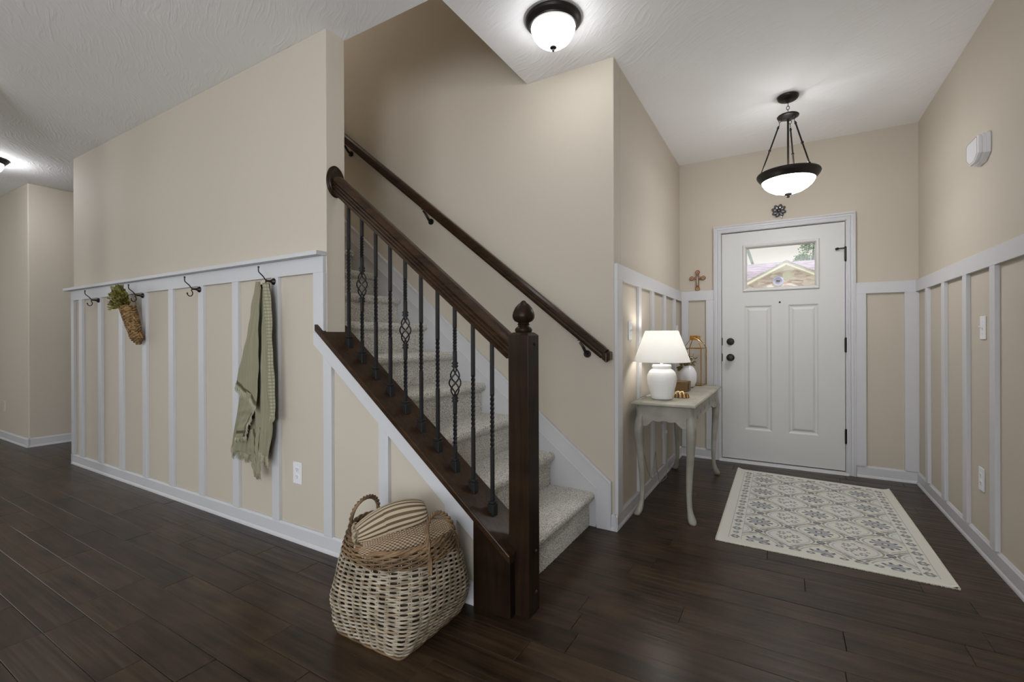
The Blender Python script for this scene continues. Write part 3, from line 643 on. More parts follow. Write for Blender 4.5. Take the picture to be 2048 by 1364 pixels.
def fringe(name, row, n, ln, dirn=(0, 0, -1), m=None, off=0):
    m = m or SAGE_L; mb = MB(); k = len(row)-1
    for i in range(n):
        f = i/(n-1)*k; a = int(min(f, k-1)); q = f-a
        p = Vector(row[a])*(1-q)+Vector(row[a+1])*q+Vector((0, off, .003)); l = ln*rl.uniform(.75, 1.15)
        e1 = p+Vector(dirn).normalized()*l*.5+Vector((rl.uniform(-.003, .003), rl.uniform(-.004, .002), 0)); e2 = p+Vector(dirn).normalized()*l+Vector((rl.uniform(-.006, .006), rl.uniform(-.006, .004), 0))
        mb.tube([p, e1, e2], [.0021, .0018, .0012], 4)
    return mb.build(name, m, THR, smooth=60, kind='stuff', fix=False)
hem = lambda a, b: (lambda s_, t: CD if a < t < b else CS)
def weave_check(s_, t): return CS*.80 if (int(s_*22) % 6 == 0 or int(t*118) % 3 == 0) else CLT
B1 = sheet('back_fold', [(-2.505, 1.43), (-2.585, 1.37), (-2.70, 1.085), (-2.755, .847), (-2.83, .643), (-2.870, .475)], [(-2.47, 1.43), (-2.46, 1.2), (-2.50, .9), (-2.53, .72), (-2.56, .56), (-2.60, .445)], 1.545, .011, 2.2, 1, bot=.01, colf=lambda s_, t: CD if .80 < t+.05*s_ < .815 else CS)
fringe('fringe', B1[1], 100, .045, (-.12, 0, -1), SAGE)
B2 = sheet('right_fold', [(-2.50, 1.42), (-2.525, 1.2), (-2.545, .9), (-2.56, .67), (-2.555, .52)], [(-2.455, 1.42), (-2.448, 1.2), (-2.43, .9), (-2.42, .60), (-2.455, .45)], 1.524, .011, 1.6, 4)
fringe('fringe', B2[1], 60, .050, (.05, 0, -1))
B3 = sheet('lined_edge', [(-2.490, 1.425), (-2.470, 1.2), (-2.450, .95), (-2.424, .69)], [(-2.446, 1.425), (-2.414, 1.25), (-2.400, 1.0), (-2.390, .69)], 1.520, .003, .7, 2, nu=23, colf=weave_check)
fringe('fringe', B3[1], 20, .030)
B6 = sheet('tail_fold', [(-2.62, .60), (-2.625, .52), (-2.60, .43), (-2.575, .375)], [(-2.53, .62), (-2.53, .52), (-2.525, .42), (-2.515, .36)], 1.518, .008, 1.1, 9, nu=30, nv=50, colf=lambda s_, t: CD if .62 < s_ < .74 else CS)
fringe('fringe', B6[1], 34, .035, (.12, 0, -1), SAGE)
B5 = sheet('turned_hem', [(-2.66, .86), (-2.690, .74), (-2.722, .64), (-2.735, .545)], [(-2.54, .80), (-2.560, .70), (-2.605, .63), (-2.645, .560)], 1.497, .006, 1.0, 6, nu=30, nv=60, colf=lambda s_, t: CD if (.84 < t < .90 or .86 < s_ < .93 and t > .4) else CS)
fringe('fringe', B5[1], 36, .030, (.25, 0, -1))
fringe('fringe', [B5[2][j_*30+29] for j_ in range(28, 60)], 34, .026, (.5, -.3, -1))
B4 = sheet('front_fold', [(-2.49, 1.43), (-2.530, 1.34), (-2.615, 1.1), (-2.655, .98), (-2.695, .862)], [(-2.475, 1.43), (-2.475, 1.237), (-2.482, 1.05), (-2.486, .9), (-2.490, .740)], 1.490, .007, 1.2, 3, colf=hem(.955, .985))
fringe('fringe', B4[1], 80, .036, (.10, -.1, -1), off=-.003)
MB().tube([(-.002, -.030, 1.045), (-.006, -.028, 1.085), (.004, -.022, 1.092),], .0012, 5).build('loop', SAGE_L, THR)

# ------------------------------------------------------------------ wicker basket
BK = thing('wicker_basket', 'grey and brown wicker floor basket with twisted handles beside the newel post', 'basket', (-1.31, 1.36, 0))
def sec(z):
    f = z/.36
    ax = float(np.interp(f, [0, .12, .35, .5, .7, .85, 1], [.163, .190, .226, .232, .228, .220, .212]))
    ay = float(np.interp(f, [0, .12, .35, .5, .7, .85, 1], [.176, .190, .204, .207, .198, .186, .172]))
    n_ = float(np.interp(f, [0, .2, .5, 1], [14, 6, 3.0, 2.1]))
    return ax, ay, n_
def surf(th_, z, off=0):
    ax, ay, n_ = sec(z); c_, s_ = math.cos(th_), math.sin(th_)
    r = (abs(c_/1)**n_+abs(s_)**n_)**(-1/n_)
    zz = z+.016*math.cos(2*th_)*(z/.36)**3
    x, y_ = ax*r*c_, ay*r*s_; l = math.hypot(x, y_) or 1
    return (x+off*x/l, y_+off*y_/l, zz)
NST = 38
m = MB()
for k in range(NST):
    for dq in (-.020, .020):
        th_ = 2*PI*(k+.5)/NST+dq; m.tube([surf(th_, z, -.001) for z in np.linspace(.006, .35, 18)], .0030, 5)
m.build('stakes', WICKER_G, BK, smooth=60, kind='stuff', fix=False)
def weave_row(mb, z, i, r, amp=.0058, per=4):
    n = NST*per; pts = []
    wob = [rl.uniform(-.0008, .0008) for _ in range(7)]; p1, p2 = rl.uniform(0, 6), rl.uniform(0, 6)
    for q in range(n):
        th_ = 2*PI*q/n; ph = math.cos(PI*q/per+PI*i)*(1)
        pts.append(surf(th_, z+.0016*math.sin(3*th_+p1)*min(1, z*12)+.0008*math.sin(9*th_+p2), amp*ph+.001))
    mb.tube(pts, r, 6, closed=True)
nr = 38
m = MB(); m_b = MB()
for i in range(nr):
    mm = m_b if i in (5, 11, 12, 20, 27, 31) else m
    weave_row(mm, .012+i*.0077, i, .0037, amp=.0058, per=5)
m.build('weave', WICKER_G, BK, smooth=60, kind='stuff', fix=False)
m_b.build('darker_weave', WICKER_M, BK, smooth=60, kind='stuff', fix=False)
m = MB()
for i in range(6):
    z = .306+i*.0096; n = NST*5
    for half in (0, 1):
        pts = [surf(2*PI*q/n, z+.0046*math.sin(PI*q/10+half*PI+i*1.3)+.0012*math.sin(q*.31+i), .004+.0060*math.cos(PI*q/10+half*PI+i*1.3)) for q in range(n)]
        m.tube(pts, .0036+.0006*half, 6, closed=True)
m.build('rim_weave', WICKER_B, BK, smooth=60, kind='stuff', fix=False)
m = MB(); n = 180
for half in (0, 1, 2): m.tube([surf(2*PI*q/n, .357+.005*math.sin(q*.42+half*2.1), .002+.005*math.cos(q*.42+half*2.1)) for q in range(n)], .0048, 6, closed=True)
m.build('rim', WICKER_B, BK, smooth=60, fix=False)
m = MB()
for half in (0, 1): m.tube([surf(2*PI*q/n, .004, .004+.0035*math.cos(q*.3+half*PI)) for q in range(n)], .0045, 6, closed=True)
m.build('foot_border', WICKER_B, BK, smooth=60, fix=False)
m = MB(); P = [surf(2*PI*q/90, .008, -.004) for q in range(90)]; m.add([(0, 0, .008)]+P, [(0, 1+q, 1+(q+1) % 90) for q in range(90)])
P2 = [[surf(2*PI*q/90, z, -.0085) for q in range(90)] for z in np.linspace(.008, .35, 14)]
m.add([p for r in P2 for p in r], [(j_*90+q, j_*90+(q+1) % 90, (j_+1)*90+(q+1) % 90, (j_+1)*90+q) for j_ in range(13) for q in range(90)])
m.build('inner_wall', mat('dark_willow', lin(50, 40, 30), .8), BK, smooth=60, fix=False)
def handle(sgn, lean):
    m = MB(); x0 = sgn*.205; pts = []
    for q in range(41):
        a = PI*q/40; yy = -.075*math.cos(a); zz = .355+.098*math.sin(a)**.75 if 0 < q < 40 else .355; xx = x0+lean*math.sin(a)
        pts.append(Vector((xx, yy-.0, zz)))
    pts = [Vector((x0+sgn*.012, -.082, .27)), Vector((x0+sgn*.010, -.080, .31))]+pts+[Vector((x0+sgn*.010, .080, .31)), Vector((x0+sgn*.012, .082, .27))]
    for half in range(3):
        tp = []
        for q, p in enumerate(pts):
            a = q*.75+half*2*PI/3; tp.append(p+Vector((math.cos(a)*.0060, math.sin(a)*.004, math.sin(a)*.0048)))
        m.tube(tp, .0046, 6)
    m.build('handle', WICKER_B, BK, smooth=60, fix=False)
handle(-1, .010); handle(1, -.035)

def vgrid(name, fn, nu_, nv_, m, parent, colf, solid=0, close_u=False):
    """surface with a colour at every point; fn(u,v)->xyz, colf(u,v)->rgb linear"""
    pts = []; cols = []
    for j_ in range(nv_):
        for i in range(nu_):
            u_ = i/(nu_-1) if not close_u else i/nu_; v_ = j_/(nv_-1); pts.append(fn(u_, v_)); cols.append(colf(u_, v_))
    mb = MB()
    if close_u: mb.add(pts, [(j_*nu_+i, j_*nu_+(i+1) % nu_, (j_+1)*nu_+(i+1) % nu_, (j_+1)*nu_+i) for j_ in range(nv_-1) for i in range(nu_)])
    else: mb.grid(pts, nu_, nv_)
    o = mb.build(name, m, parent, smooth=80, solid=solid, fix=True)
    ca = o.data.color_attributes.new('Col', 'FLOAT_COLOR', 'POINT'); ca.data.foreach_set('color', [q for c_ in cols for q in (c_[0], c_[1], c_[2], 1)])
    return o
c_cream, c_taupe = lin(178, 164, 140), lin(100, 86, 68)
# rolled striped throw lying across the basket
A0, A1 = Vector((-1.410, 1.222, .366)), Vector((-1.245, 1.425, .428))
ST = thing('striped_throw', 'cream and taupe striped throw folded on top inside the wicker basket', 'blanket', tuple((A0+A1)/2), 0)
ax_ = (A1-A0).normalized(); sd = Vector((0, 0, 1)).cross(ax_).normalized(); upv = ax_.cross(sd)
def roll_fn(sc_w, sc_h, lenf, dz=0, base=(0, 0, 0), sgn=1):
    Ln = (A1-A0).length
    def fn(u_, v_):
        a = 2*PI*u_; e_ = math.sin(PI*min(1, max(0, v_)))**.17 if 0 < v_ < 1 else .0
        wv = 1+.05*math.sin(v_*7+1)
        ww = sc_w*(.80+.20*v_**.7)*e_*wv; hh = sc_h*(.66+.34*math.sin(PI*min(1, v_*.8)))*e_
        ca, sa = math.cos(a), math.sin(a); q = (abs(ca)**2.6+abs(sa)**2.6)**(-1/2.6)
        rib = 1+.035*abs(math.sin(a*9))
        p = ax_*((v_-.5)*Ln*lenf)+sd*(ca*q*ww*rib)+upv*(sa*q*hh*rib+dz+.012*math.sin(PI*v_))
        return tuple(p)
    return fn
def strc(u_, v_): return c_cream if math.sin(u_*2*PI*16+(.5 if v_ > .42 else 0)) > (-.25 if v_ < .42 else .15) else c_taupe
vgrid('folded_layers', roll_fn(.072, .054, 1.06), 288, 80, PRINTED, ST, strc, close_u=True)
m = MB()
for k in range(3):
    for q in range(5):
        s_ = (q-2)*.018; z = -.018+k*.016
        p = ax_*(-.139-.006*math.cos(s_*40)+.004*k)+sd*s_*1.25+upv*z*1.4; m.torus(tuple(p), .0085, .0052, 'x', 12, 6)
m.build('fold_ends', mat('cream_cotton', c_cream, .9, c2=c_taupe, nscale=60), ST, smooth=60, kind='stuff')
# knitted throw below it
B0, B1v = Vector((-1.345, 1.215, .330)), Vector((-1.145, 1.455, .352))
KN = thing('knit_throw', 'taupe basket-weave knit throw tucked under the striped throw in the basket', 'blanket', tuple((B0+B1v)/2), 0)
ax2 = (B1v-B0).normalized(); sd2 = Vector((0, 0, 1)).cross(ax2).normalized(); up_2 = ax2.cross(sd2)
def knit(u_, v_):
    a = 2*PI*u_; e_ = math.sin(PI*v_)**.35 if 0 < v_ < 1 else 0
    ca, sa = math.cos(a), math.sin(a); q = (abs(ca)**2.4+abs(sa)**2.4)**(-1/2.4)
    bumpv = .0030*(math.sin(u_*2*PI*34+(PI if int(v_*42) % 2 else 0)))*abs(math.sin(v_*42*PI))
    p = ax2*((v_-.5)*.375)+sd2*(ca*(q*.098*e_+bumpv))+up_2*(sa*(q*.046*e_+bumpv)-.004*math.sin(9*u_*PI))
    return tuple(p)
def knc(u_, v_):
    t = .5+.5*math.sin(u_*2*PI*34+(PI if int(v_*42) % 2 else 0)); a, b_ = lin(84, 70, 56), lin(178, 156, 130)
    return [a[i]*(1-t)+b_[i]*t for i in range(3)]
vgrid('folded_knit', knit, 288, 180, PRINTED, KN, knc, close_u=True)

# ------------------------------------------------------------------ console table
TB = thing('console_table', 'grey painted console table with cabriole legs left of the door', 'table', (-.630, 3.505, 0))
tx, ty = .190, .648
t_ = MB(); lv = [(.006, .699), (0, .703), (0, .709), (.005, .716), (.010, .718), (.030, .7225), (.034, .7225), (.036, .720)]
vs = [q for i, z in lv for q in [(-tx+i, -ty+i, z), (tx-i, -ty+i, z), (tx-i, ty-i, z), (-tx+i, ty-i, z)]]
n = len(lv); t_.add(vs, [(k*4+i, k*4+(i+1) % 4, k*4+4+(i+1) % 4, k*4+4+i) for k in range(n-1) for i in range(4)]+[(3, 2, 1, 0), tuple((n-1)*4+i for i in range(4))])
t_.build('tabletop', TABLEM, TB, smooth=20)
axx, ayy = .160, .585
def apron_poly(l, depth, sc):
    pts = [(-l, .700), (l, .700), (l, .585)]
    k = 24
    for i in range(k+1):
        s_ = 1-2*i/k; a = abs(s_)
        if a > .55: z = .562+.012*(1-a)/.45
        else: z = .600+.0*a
        if .45 < a <= .60: z = .574+(.600-.574)*(.60-a)/.15
        z += .004*math.cos(a*sc*PI)
        pts.append((l*.96*s_, z))
    pts.append((-l, .585)); return pts
for s_ in (-1, 1):
    yy = s_*ayy; MB().prism(apron_poly(axx-.004, 0, 4), 'y', yy-.009, yy+.009).build('apron', TABLEM, TB, smooth=0, bevel=.002)
    xx = s_*axx; ap = MB().prism(apron_poly(ayy-.004, 0, 14), 'x', xx-.009, xx+.009).build('apron', TABLEM, TB, smooth=0, bevel=.002)
    if s_ > 0:
        for yy2, z in ((-.44, .622), (-.30, .640), (-.12, .640), (.12, .640), (.30, .640), (.44, .622)):
            m = MB(); m.prism([(yy2-.010, z-.012), (yy2+.010, z-.012), (yy2+.004, z+.002), (yy2, z+.014), (yy2-.004, z+.002)], 'x', xx+.0086, xx+.0096); m.build('pierced_cutout', SLOT, ap, smooth=0)
for sx in (-1, 1):
    for sy in (-1, 1):
        m = MB(); pts = []; R = []
        for z, off, r in ((.700, -.004, .024), (.640, -.002, .0245), (.600, .006, .029), (.565, .012, .031), (.52, .012, .0295), (.44, .006, .0255), (.34, -.003, .0215), (.24, -.010, .0185), (.15, -.012, .0158), (.095, -.008, .0155), (.060, .000, .0180), (.036, .010, .0225), (.018, .020, .0245), (.006, .025, .0215), (.0, .026, .016)):
            pts.append((sx*(axx-.012+off*.7), sy*(ayy-.012+off*.7), z)); R.append(r)
        # smooth the control points
        PP = []; RR = []
        for i in range(len(pts)-1):
            for q in range(3):
                f = q/3; g = f*f*(3-2*f); PP.append(tuple(pts[i][j_]*(1-f)+pts[i+1][j_]*f if j_ == 2 else pts[i][j_]*(1-g)+pts[i+1][j_]*g for j_ in range(3))); RR.append(R[i]*(1-f)+R[i+1]*f)
        PP.append(pts[-1]); RR.append(R[-1])
        vs = []; k = 16
        for p, r in zip(PP, RR):
            for q in range(k):
                a = 2*PI*q/k; ca, sa = math.cos(a), math.sin(a); s_ = (abs(ca)**3.2+abs(sa)**3.2)**(-1/3.2)*.93
                vs.append((p[0]+r*s_*ca, p[1]+r*s_*sa, max(0, p[2])))
        m.add(vs, [(i*k+q, i*k+(q+1) % k, (i+1)*k+(q+1) % k, (i+1)*k+q) for i in range(len(PP)-1) for q in range(k)]+[tuple(range(k)), tuple((len(PP)-1)*k+q for q in range(k))])
        lg = m.build('leg', TABLEM, TB, smooth=50)
        # scrolled knee bracket
        kx, ky = sx*(axx-.012), sy*(ayy-.012)
        MB().torus((sx*(axx+.004), ky-sy*.026, .600), .012, .006, 'x', 14, 6).build('scroll', TABLEM, lg, smooth=60); MB().torus((kx-sx*.026, sy*(ayy+.004), .600), .012, .006, 'y', 14, 6).build('scroll', TABLEM, lg, smooth=60)

# ------------------------------------------------------------------ things on the table
TT = .7226
LP = thing('table_lamp', 'white ceramic table lamp with white linen shade glowing on the console table', 'lamp', (-.675, 3.06, TT))
MB().lathe([(.060, 0), (.064, .003), (.068, .020), (.078, .055), (.088, .095), (.0925, .125), (.090, .150), (.082, .172), (.068, .187), (.056, .194), (.054, .197), (.058, .200), (.060, .206), (.060, .214), (.056, .219), (.012, .220)], n=48).build('base', WHITECER, LP, smooth=40)
MB().lathe([(.011, .219), (.011, .232), (.014, .234), (.014, .262), (.008, .266), (.008, .29)], n=16).build('socket', WHITECER, LP)
m = MB(); nn_ = 56
pr = [(.1745, .238), (.1760, .238), (.1030, .437), (.1015, .437)]
vs = [(r*math.cos(2*PI*i/nn_), r*math.sin(2*PI*i/nn_), z) for r, z in pr for i in range(nn_)]
m.add(vs, [(q*nn_+i, q*nn_+(i+1) % nn_, ((q+1) % 4)*nn_+(i+1) % nn_, ((q+1) % 4)*nn_+i) for q in range(4) for i in range(nn_)])
m.build('lamp_shade', SHADE, LP, smooth=40)
m = MB()
for q in range(3):
    a = 2*PI*q/3; m.tube([(0, 0, .285), (.102*math.cos(a), .102*math.sin(a), .430)], .0015, 5)
m.build('shade_ring', SILVER, LP)
bl = MB().ball((0, 0, .315), .026, 16, 1.15).build('bulb', mat('lamp_bulb', (1, 1, 1), .5, emit=(1, .93, .82), estr=6), LP)
pl = bpy.data.lights.new('lamp_light', 'POINT'); pl.energy = LAMP_W; pl.shadow_soft_size = .035; pl.color = (1, .95, .88)
po = bpy.data.objects.new('lamp_light', pl); C.objects.link(po); po.location = (-.675, 3.06, TT+.372)
# cord
cd = MB().tube([(-.74, 3.10, TT+.004), (-.80, 3.10, TT+.004), (-.831, 3.09, TT-.01), (-.828, 3.10, .60), (-.815, 3.14, .36), (-.800, 3.20, .20), (-.795, 3.28, .13), (-.79, 3.38, .30), (-.80, 3.45, .17), (-.812, 3.60, .012), (-.805, 3.70, .006), (-.80, 3.78, .008), (-.812, 3.84, .10), (-.81, 3.86, .25), (-.815, 3.87, .34), (-.828, 3.87, .352)], .0024, 6).build('cord', mat('clear_cord', lin(150, 146, 138), .35), LP)
cd.matrix_parent_inverse = Matrix.Translation(Vector((.675, -3.06, -TT)))
MB().box(-.838, -.812, 3.858, 3.882, .340, .366).build('plug', PLATE, cd, smooth=0, bevel=.003)

LT = thing('lantern', 'gold metal frame lantern with glass sides standing at the back of the console table', 'lantern', (-.632, 4.100, TT), -math.radians(9))
a = .069; hb = .306
m = MB()
for sx in (-1, 1):
    for sy in (-1, 1):
        m.box(sx*a-.003, sx*a+.003, sy*a-.003, sy*a+.003, 0, hb); m.tube([(sx*a, sy*a, hb), (sx*.031, sy*.031, hb+.068)], .0028, 4)
for z in (0, hb-.006):
    for s_ in (-1, 1): m.box(-a-.003, a+.003, s_*a-.003, s_*a+.003, z, z+.006); m.box(s_*a-.003, s_*a+.003, -a-.003, a+.003, z, z+.006)
m.build('frame', GOLD, LT, smooth=0)
m = MB(); m.box(-.033, .033, -.033, .033, hb+.066, hb+.102); m.build('cap', GOLD, LT, smooth=0, bevel=.002)
MB().box(-a, a, -a, a, .001, .004).build('base_plate', GOLD, LT, smooth=0)
m = MB(); m.tube([(.0, -.036, hb+.086), (.030, -.037, hb+.072), (.060, -.034, hb+.046), (.074, -.015, hb+.030), (.074, .015, hb+.030), (.060, .034, hb+.046), (.030, .037, hb+.072), (0, .036, hb+.086)], .0026, 8); m.build('handle', PALEGOLD, LT)
m = MB()
for s_ in (-1, 1): m.box(-a+.003, a-.003, s_*a-.0006, s_*a+.0006, .006, hb-.006); m.box(s_*a-.0006, s_*a+.0006, -a+.003, a-.003, .006, hb-.006)
m.build('glass', GLASS, LT, smooth=0)

VS = thing('vase', 'small round white vase with green and cream flowers behind the gift box', 'vase', (-.650, 3.86, TT))
MB().lathe([(.036, 0), (.050, .010), (.062, .045), (.066, .085), (.062, .120), (.048, .150), (.032, .166), (.024, .172), (.020, .170), (.022, .160), (.001, .150)], n=36).build('body', VASEM, VS, smooth=60)
m = MB()
for q in range(9):
    a_ = rl.uniform(0, 2*PI); m.tube([(0, 0, .15), (.02*math.cos(a_), .02*math.sin(a_), .20), (.045*math.cos(a_), .045*math.sin(a_), rl.uniform(.21, .27))], .0016, 5)
m.tube([(0, 0, .15), (-.008, 0, .24), (-.012, -.005, .30)], .0016, 5)
m.build('stems', LEAFM, VS)
m = MB()
for q in range(70):
    a_ = rl.uniform(0, 2*PI); rr_ = rl.uniform(.1, 1)*.045; leaf(m, (rr_*math.cos(a_), rr_*math.sin(a_), rl.uniform(.165, .235)), (math.cos(a_), math.sin(a_), rl.uniform(-.5, .9)), rl.uniform(.022, .038), rl.uniform(.005, .009))
for q in range(16): leaf(m, (-.010, -.003, .22+q*.0055), (rl.uniform(-1, 1), rl.uniform(-1, 1), .8), .020, .005)
for q in range(5): leaf(m, (-.03, -.03, .175-.004*q), (-.9, -.5, -.25-.08*q), .055, .013)
m.build('leaves', mat('dull_green_leaf', lin(92, 84, 50), .7, c2=lin(120, 104, 64), nscale=50), VS, smooth=0, kind='stuff', fix=False)
for p, m_ in (((.012, -.03, .235), LEAFY), ((.030, -.020, .225), mat('cream_petals', lin(214, 206, 188), .7)), ((-.005, .01, .245), LEAFY)):
    m = MB()
    for q in range(16):
        a_ = q*2.4; leaf(m, p, (math.cos(a_), math.sin(a_), .2+.06*q), .016+.0004*q, .006)
    m.build('flower', m_, VS, smooth=0, fix=False)

GB = thing('gift_box', 'small brown kraft cardboard box behind the lamp on the console table', 'box', (-.655, 3.59, TT), math.radians(-6))
MB().box(-.055, .055, -.06, .06, 0, .062).build('body', KRAFT, GB, smooth=0, bevel=.002)
MB().box(-.0565, .0565, -.0615, .0615, .050, .070).build('lid', KRAFT, GB, smooth=0, bevel=.002)
MB().box(.0566, .0576, -.012, .006, .012, .060).build('ribbon', mat('dark_ribbon', lin(70, 48, 28), .7), GB, smooth=0)
m = MB(); leaf(m, (-.045, -.02, .068), (-.2, 0, 1), .028, .006); leaf(m, (-.045, -.01, .068), (.5, 0, .8), .024, .005); m.build('leaf_sprig', LEAFM, GB, smooth=0, fix=False)

WD_ = thing('trinket_dish', 'small striped wood-slat dish holding gold rings beside the lamp', 'dish', (-.578, 3.20, TT))
m = MB(); m.lathe([(.001, .001), (.042, .001), (.043, .006), (.001, .007)], n=28); m.build('bottom', CARVED2, WD_)
for q in range(24):
    a_ = 2*PI*q/24; r1, r2 = .047, .040; da = PI/24*.98
    vs = []
    for z, r in ((0, r1+.002), (.022, r1-.002)):
        for rr_, s_ in ((r, -1), (r, 1), (r-.005, 1), (r-.005, -1)): vs.append((rr_*math.cos(a_+s_*da), rr_*math.sin(a_+s_*da), z))
    MB().add(vs, [(0, 1, 5, 4), (1, 2, 6, 5), (2, 3, 7, 6), (3, 0, 4, 7), (4, 5, 6, 7), (3, 2, 1, 0)]).build('slat', mat('dark_bark', lin(84, 54, 30), .6) if q % 2 else CARVED2, WD_, smooth=0)
for k, (px, py, pz, r, lb) in enumerate([(-.022, -.012, .024, .0125, 'left pale gold ring lying in the small wood-slat dish'), (.004, -.016, .026, .0125, 'right pale gold ring lying in the small wood-slat dish')]):
    m = MB(); m.torus((0, 0, 0), r, .0032, 'y', 24, 8); m.box(-.005, .005, -.004, .004, -r-.006, -r+.002)
    o = m.build('ring', PALEGOLD); o.location = (-.578+px, 3.20+py, TT+.010+r+.003); o.rotation_euler = (-.25, 0, .2); tag(o, lb, 'ring', 'gold rings in the dish')
m = MB()
for q in range(26): m.ball((rl.uniform(-.02, .025), rl.uniform(0, .028), .010+rl.uniform(0, .014)), rl.uniform(.004, .007), 8)
m.build('bead', GOLD, WD_, kind='stuff')

# ------------------------------------------------------------------ rug
def rug():
    W, Lr = .99, 1.555; nx, ny = 330, 518
    X, Y = np.meshgrid(np.linspace(0, W, nx), np.linspace(0, Lr, ny))
    # world frame of the pattern: x from -.33, y from 2.765
    px, py = X-.33, Y+2.765
    base = np.array(lin(214, 212, 203)[:3]); ivory = np.array(lin(196, 194, 184)[:3]); dark = np.array(lin(86, 90, 98)[:3]); mid = np.array(lin(158, 161, 164)[:3]); tan = np.array(lin(146, 145, 136)[:3]); blue = np.array(lin(166, 180, 188)[:3])
    col = np.empty(X.shape+(3,)); col[:] = base
    def paint(mask, c_, a=1.0): col[mask] = col[mask]*(1-a)+c_*a
    bx0, bx1, by0, by1 = -.272, .612, 2.825, 4.262
    field = (px > bx0) & (px < bx1) & (py > by0) & (py < by1)
    inx0, inx1, iny0, iny1 = bx0+.062, bx1-.062, by0+.030, by1-.030
    inner = (px > inx0) & (px < inx1) & (py > iny0) & (py < iny1)
    dx, dy = .1483, .31
    ci = np.round((px-.166)/dx); odd = (np.abs(ci) % 2) == 1
    lx = px-(.166+ci*dx)
    off = np.where(odd, .155, 0.0)
    ri = np.round((py-3.463-off)/dy); ly = py-(3.463+off+ri*dy)
    # ogee lattice around each cell
    for sh in (0, 1):
        pass
    def ogee(lx, ly, w, h):  # returns distance to the ogee outline
        t = np.clip(np.abs(ly)/h, 0, 1); prof = w*(np.cos(t*PI)*.5+.5)**.8
        return np.abs(np.abs(lx)-prof)
    th_w = .0045
    for cx_off, cells in ((0, 0), (1, 1)):
        cidx = np.round((px-.166-cx_off*dx)/(2*dx)); ccx = .166+cx_off*dx+cidx*2*dx
        o_ = .155 if cx_off else 0.0; rr = np.round((py-3.463-o_)/dy); ccy = 3.463+o_+rr*dy
        a_, b_ = px-ccx, py-ccy
        dd = ogee(a_, b_, .118, .150); paint(inner & (dd < th_w*(1.2+.5*np.sin(b_*60))) & (np.abs(b_) < .145), tan, .95)
        dd2 = ogee(a_, b_, .098, .128); paint(inner & (dd2 < .0042) & (np.abs(b_) < .115), blue if cx_off else tan, .8)
        r_ = np.hypot(a_, b_*1.0); an = np.arctan2(b_, a_)
        if cx_off == 0:
            pet = .058+.010*np.cos(an*10); paint(inner & (r_ < pet), mid, .9)
            tip = (r_ > .050) & (r_ < .069) & (np.cos(an*10) > .55); paint(inner & tip, dark, .95)
            paint(inner & (r_ < .022), ivory, .5); paint(inner & (r_ > .011) & (r_ < .018), dark, .9); paint(inner & (r_ < .008), base)
        else:
            for (fx, fy, fr) in ((-.034, .042, .020), (.032, .020, .020), (-.028, -.022, .020), (.030, -.052, .018), (0, .0, .012), (.0, .070, .011), (-.05, .0, .009), (.052, -.018, .009), (0, -.075, .010)):
                q_ = np.hypot((a_-fx), (b_-fy)); an2 = np.arctan2(b_-fy, a_-fx)
                paint(inner & (q_ < fr*(1+.18*np.cos(an2*6))), mid, .75); paint(inner & (q_ < fr) & (q_ > fr*.62) & (np.cos(an2*6) > 0), dark, .85); paint(inner & (q_ < fr*.35), base)
            st_ = (np.abs(a_-.02*np.sin(b_*40)) < .0022) & (np.abs(b_) < .08); paint(inner & st_, tan, .9)
        # nodes above and below each cell
        for sg in (1,):
            ny_ = py-(ccy+sg*.155); ny2 = py-(ccy-sg*.155)
            for q_ in (ny_, ny2):
                e_ = np.hypot(a_/1.25, q_); paint(inner & (e_ < .0175), dark, .9); paint(inner & (e_ < .010), mid, .9)
                v_ = (np.abs(q_) > .018) & (np.abs(q_) < .050); paint(inner & v_ & (np.abs(np.abs(a_)-(np.abs(q_)-.018)*1.5) < .006), np.array(lin(128, 128, 124)[:3]), .9)
    band = field & ~inner
    # border flowers
    sidex = (px < inx0) | (px > inx1)
    s1 = np.where(px < inx0, px-(bx0+.031), px-(bx1-.031)); yy = (py-by0) % .062-.031
    q_ = np.hypot(s1, yy*1.1); an = np.arctan2(yy, s1)
    big = ((py-by0)//.062) % 2 == 0
    paint(band & sidex & big & (q_ < .022*(1+.15*np.cos(an*6))), dark, .85); paint(band & sidex & big & (q_ < .014), mid); paint(band & sidex & big & (q_ < .006), base)
    paint(band & sidex & ~big & (q_ < .016), mid, .9); paint(band & sidex & ~big & (q_ > .011) & (q_ < .016), dark, .7); paint(band & sidex & (np.abs(s1-.012*np.sin(py*50)) < .0028), tan, .6)
    tb = band & ~sidex; s2 = np.where(py < iny0, py-(by0+.012), py-(by1-.012)); xx = (px-bx0) % .070-.035; big2 = ((px-bx0)//.070) % 2 == 0
    q_ = np.hypot(xx*.75, s2*1.2); paint(tb & (q_ < np.where(big2, .021, .015)), dark, .85); paint(tb & (q_ < np.where(big2, .014, .008)), mid); paint(tb & (q_ < .005), base)
    ln = (np.abs(px-inx0) < .0016) | (np.abs(px-inx1) < .0016); paint(ln & (py > by0) & (py < by1), mid, .8)
    ln = (np.abs(px-bx0) < .0016) | (np.abs(px-bx1) < .0016); paint(ln & (py > by0) & (py < by1), tan, .8)
    Z = .0075+RNG.random(X.shape)*.0006; Z[0, :] = Z[-1, :] = Z[:, 0] = Z[:, -1] = .001
    # straight sides with the slight skew the rug has been laid with; small curled corners
    fx, fy = X/W, Y/Lr
    c00, c10, c01, c11 = np.array([-.321, 2.762]), np.array([.668, 2.750]), np.array([-.330, 4.334]), np.array([.662, 4.256])
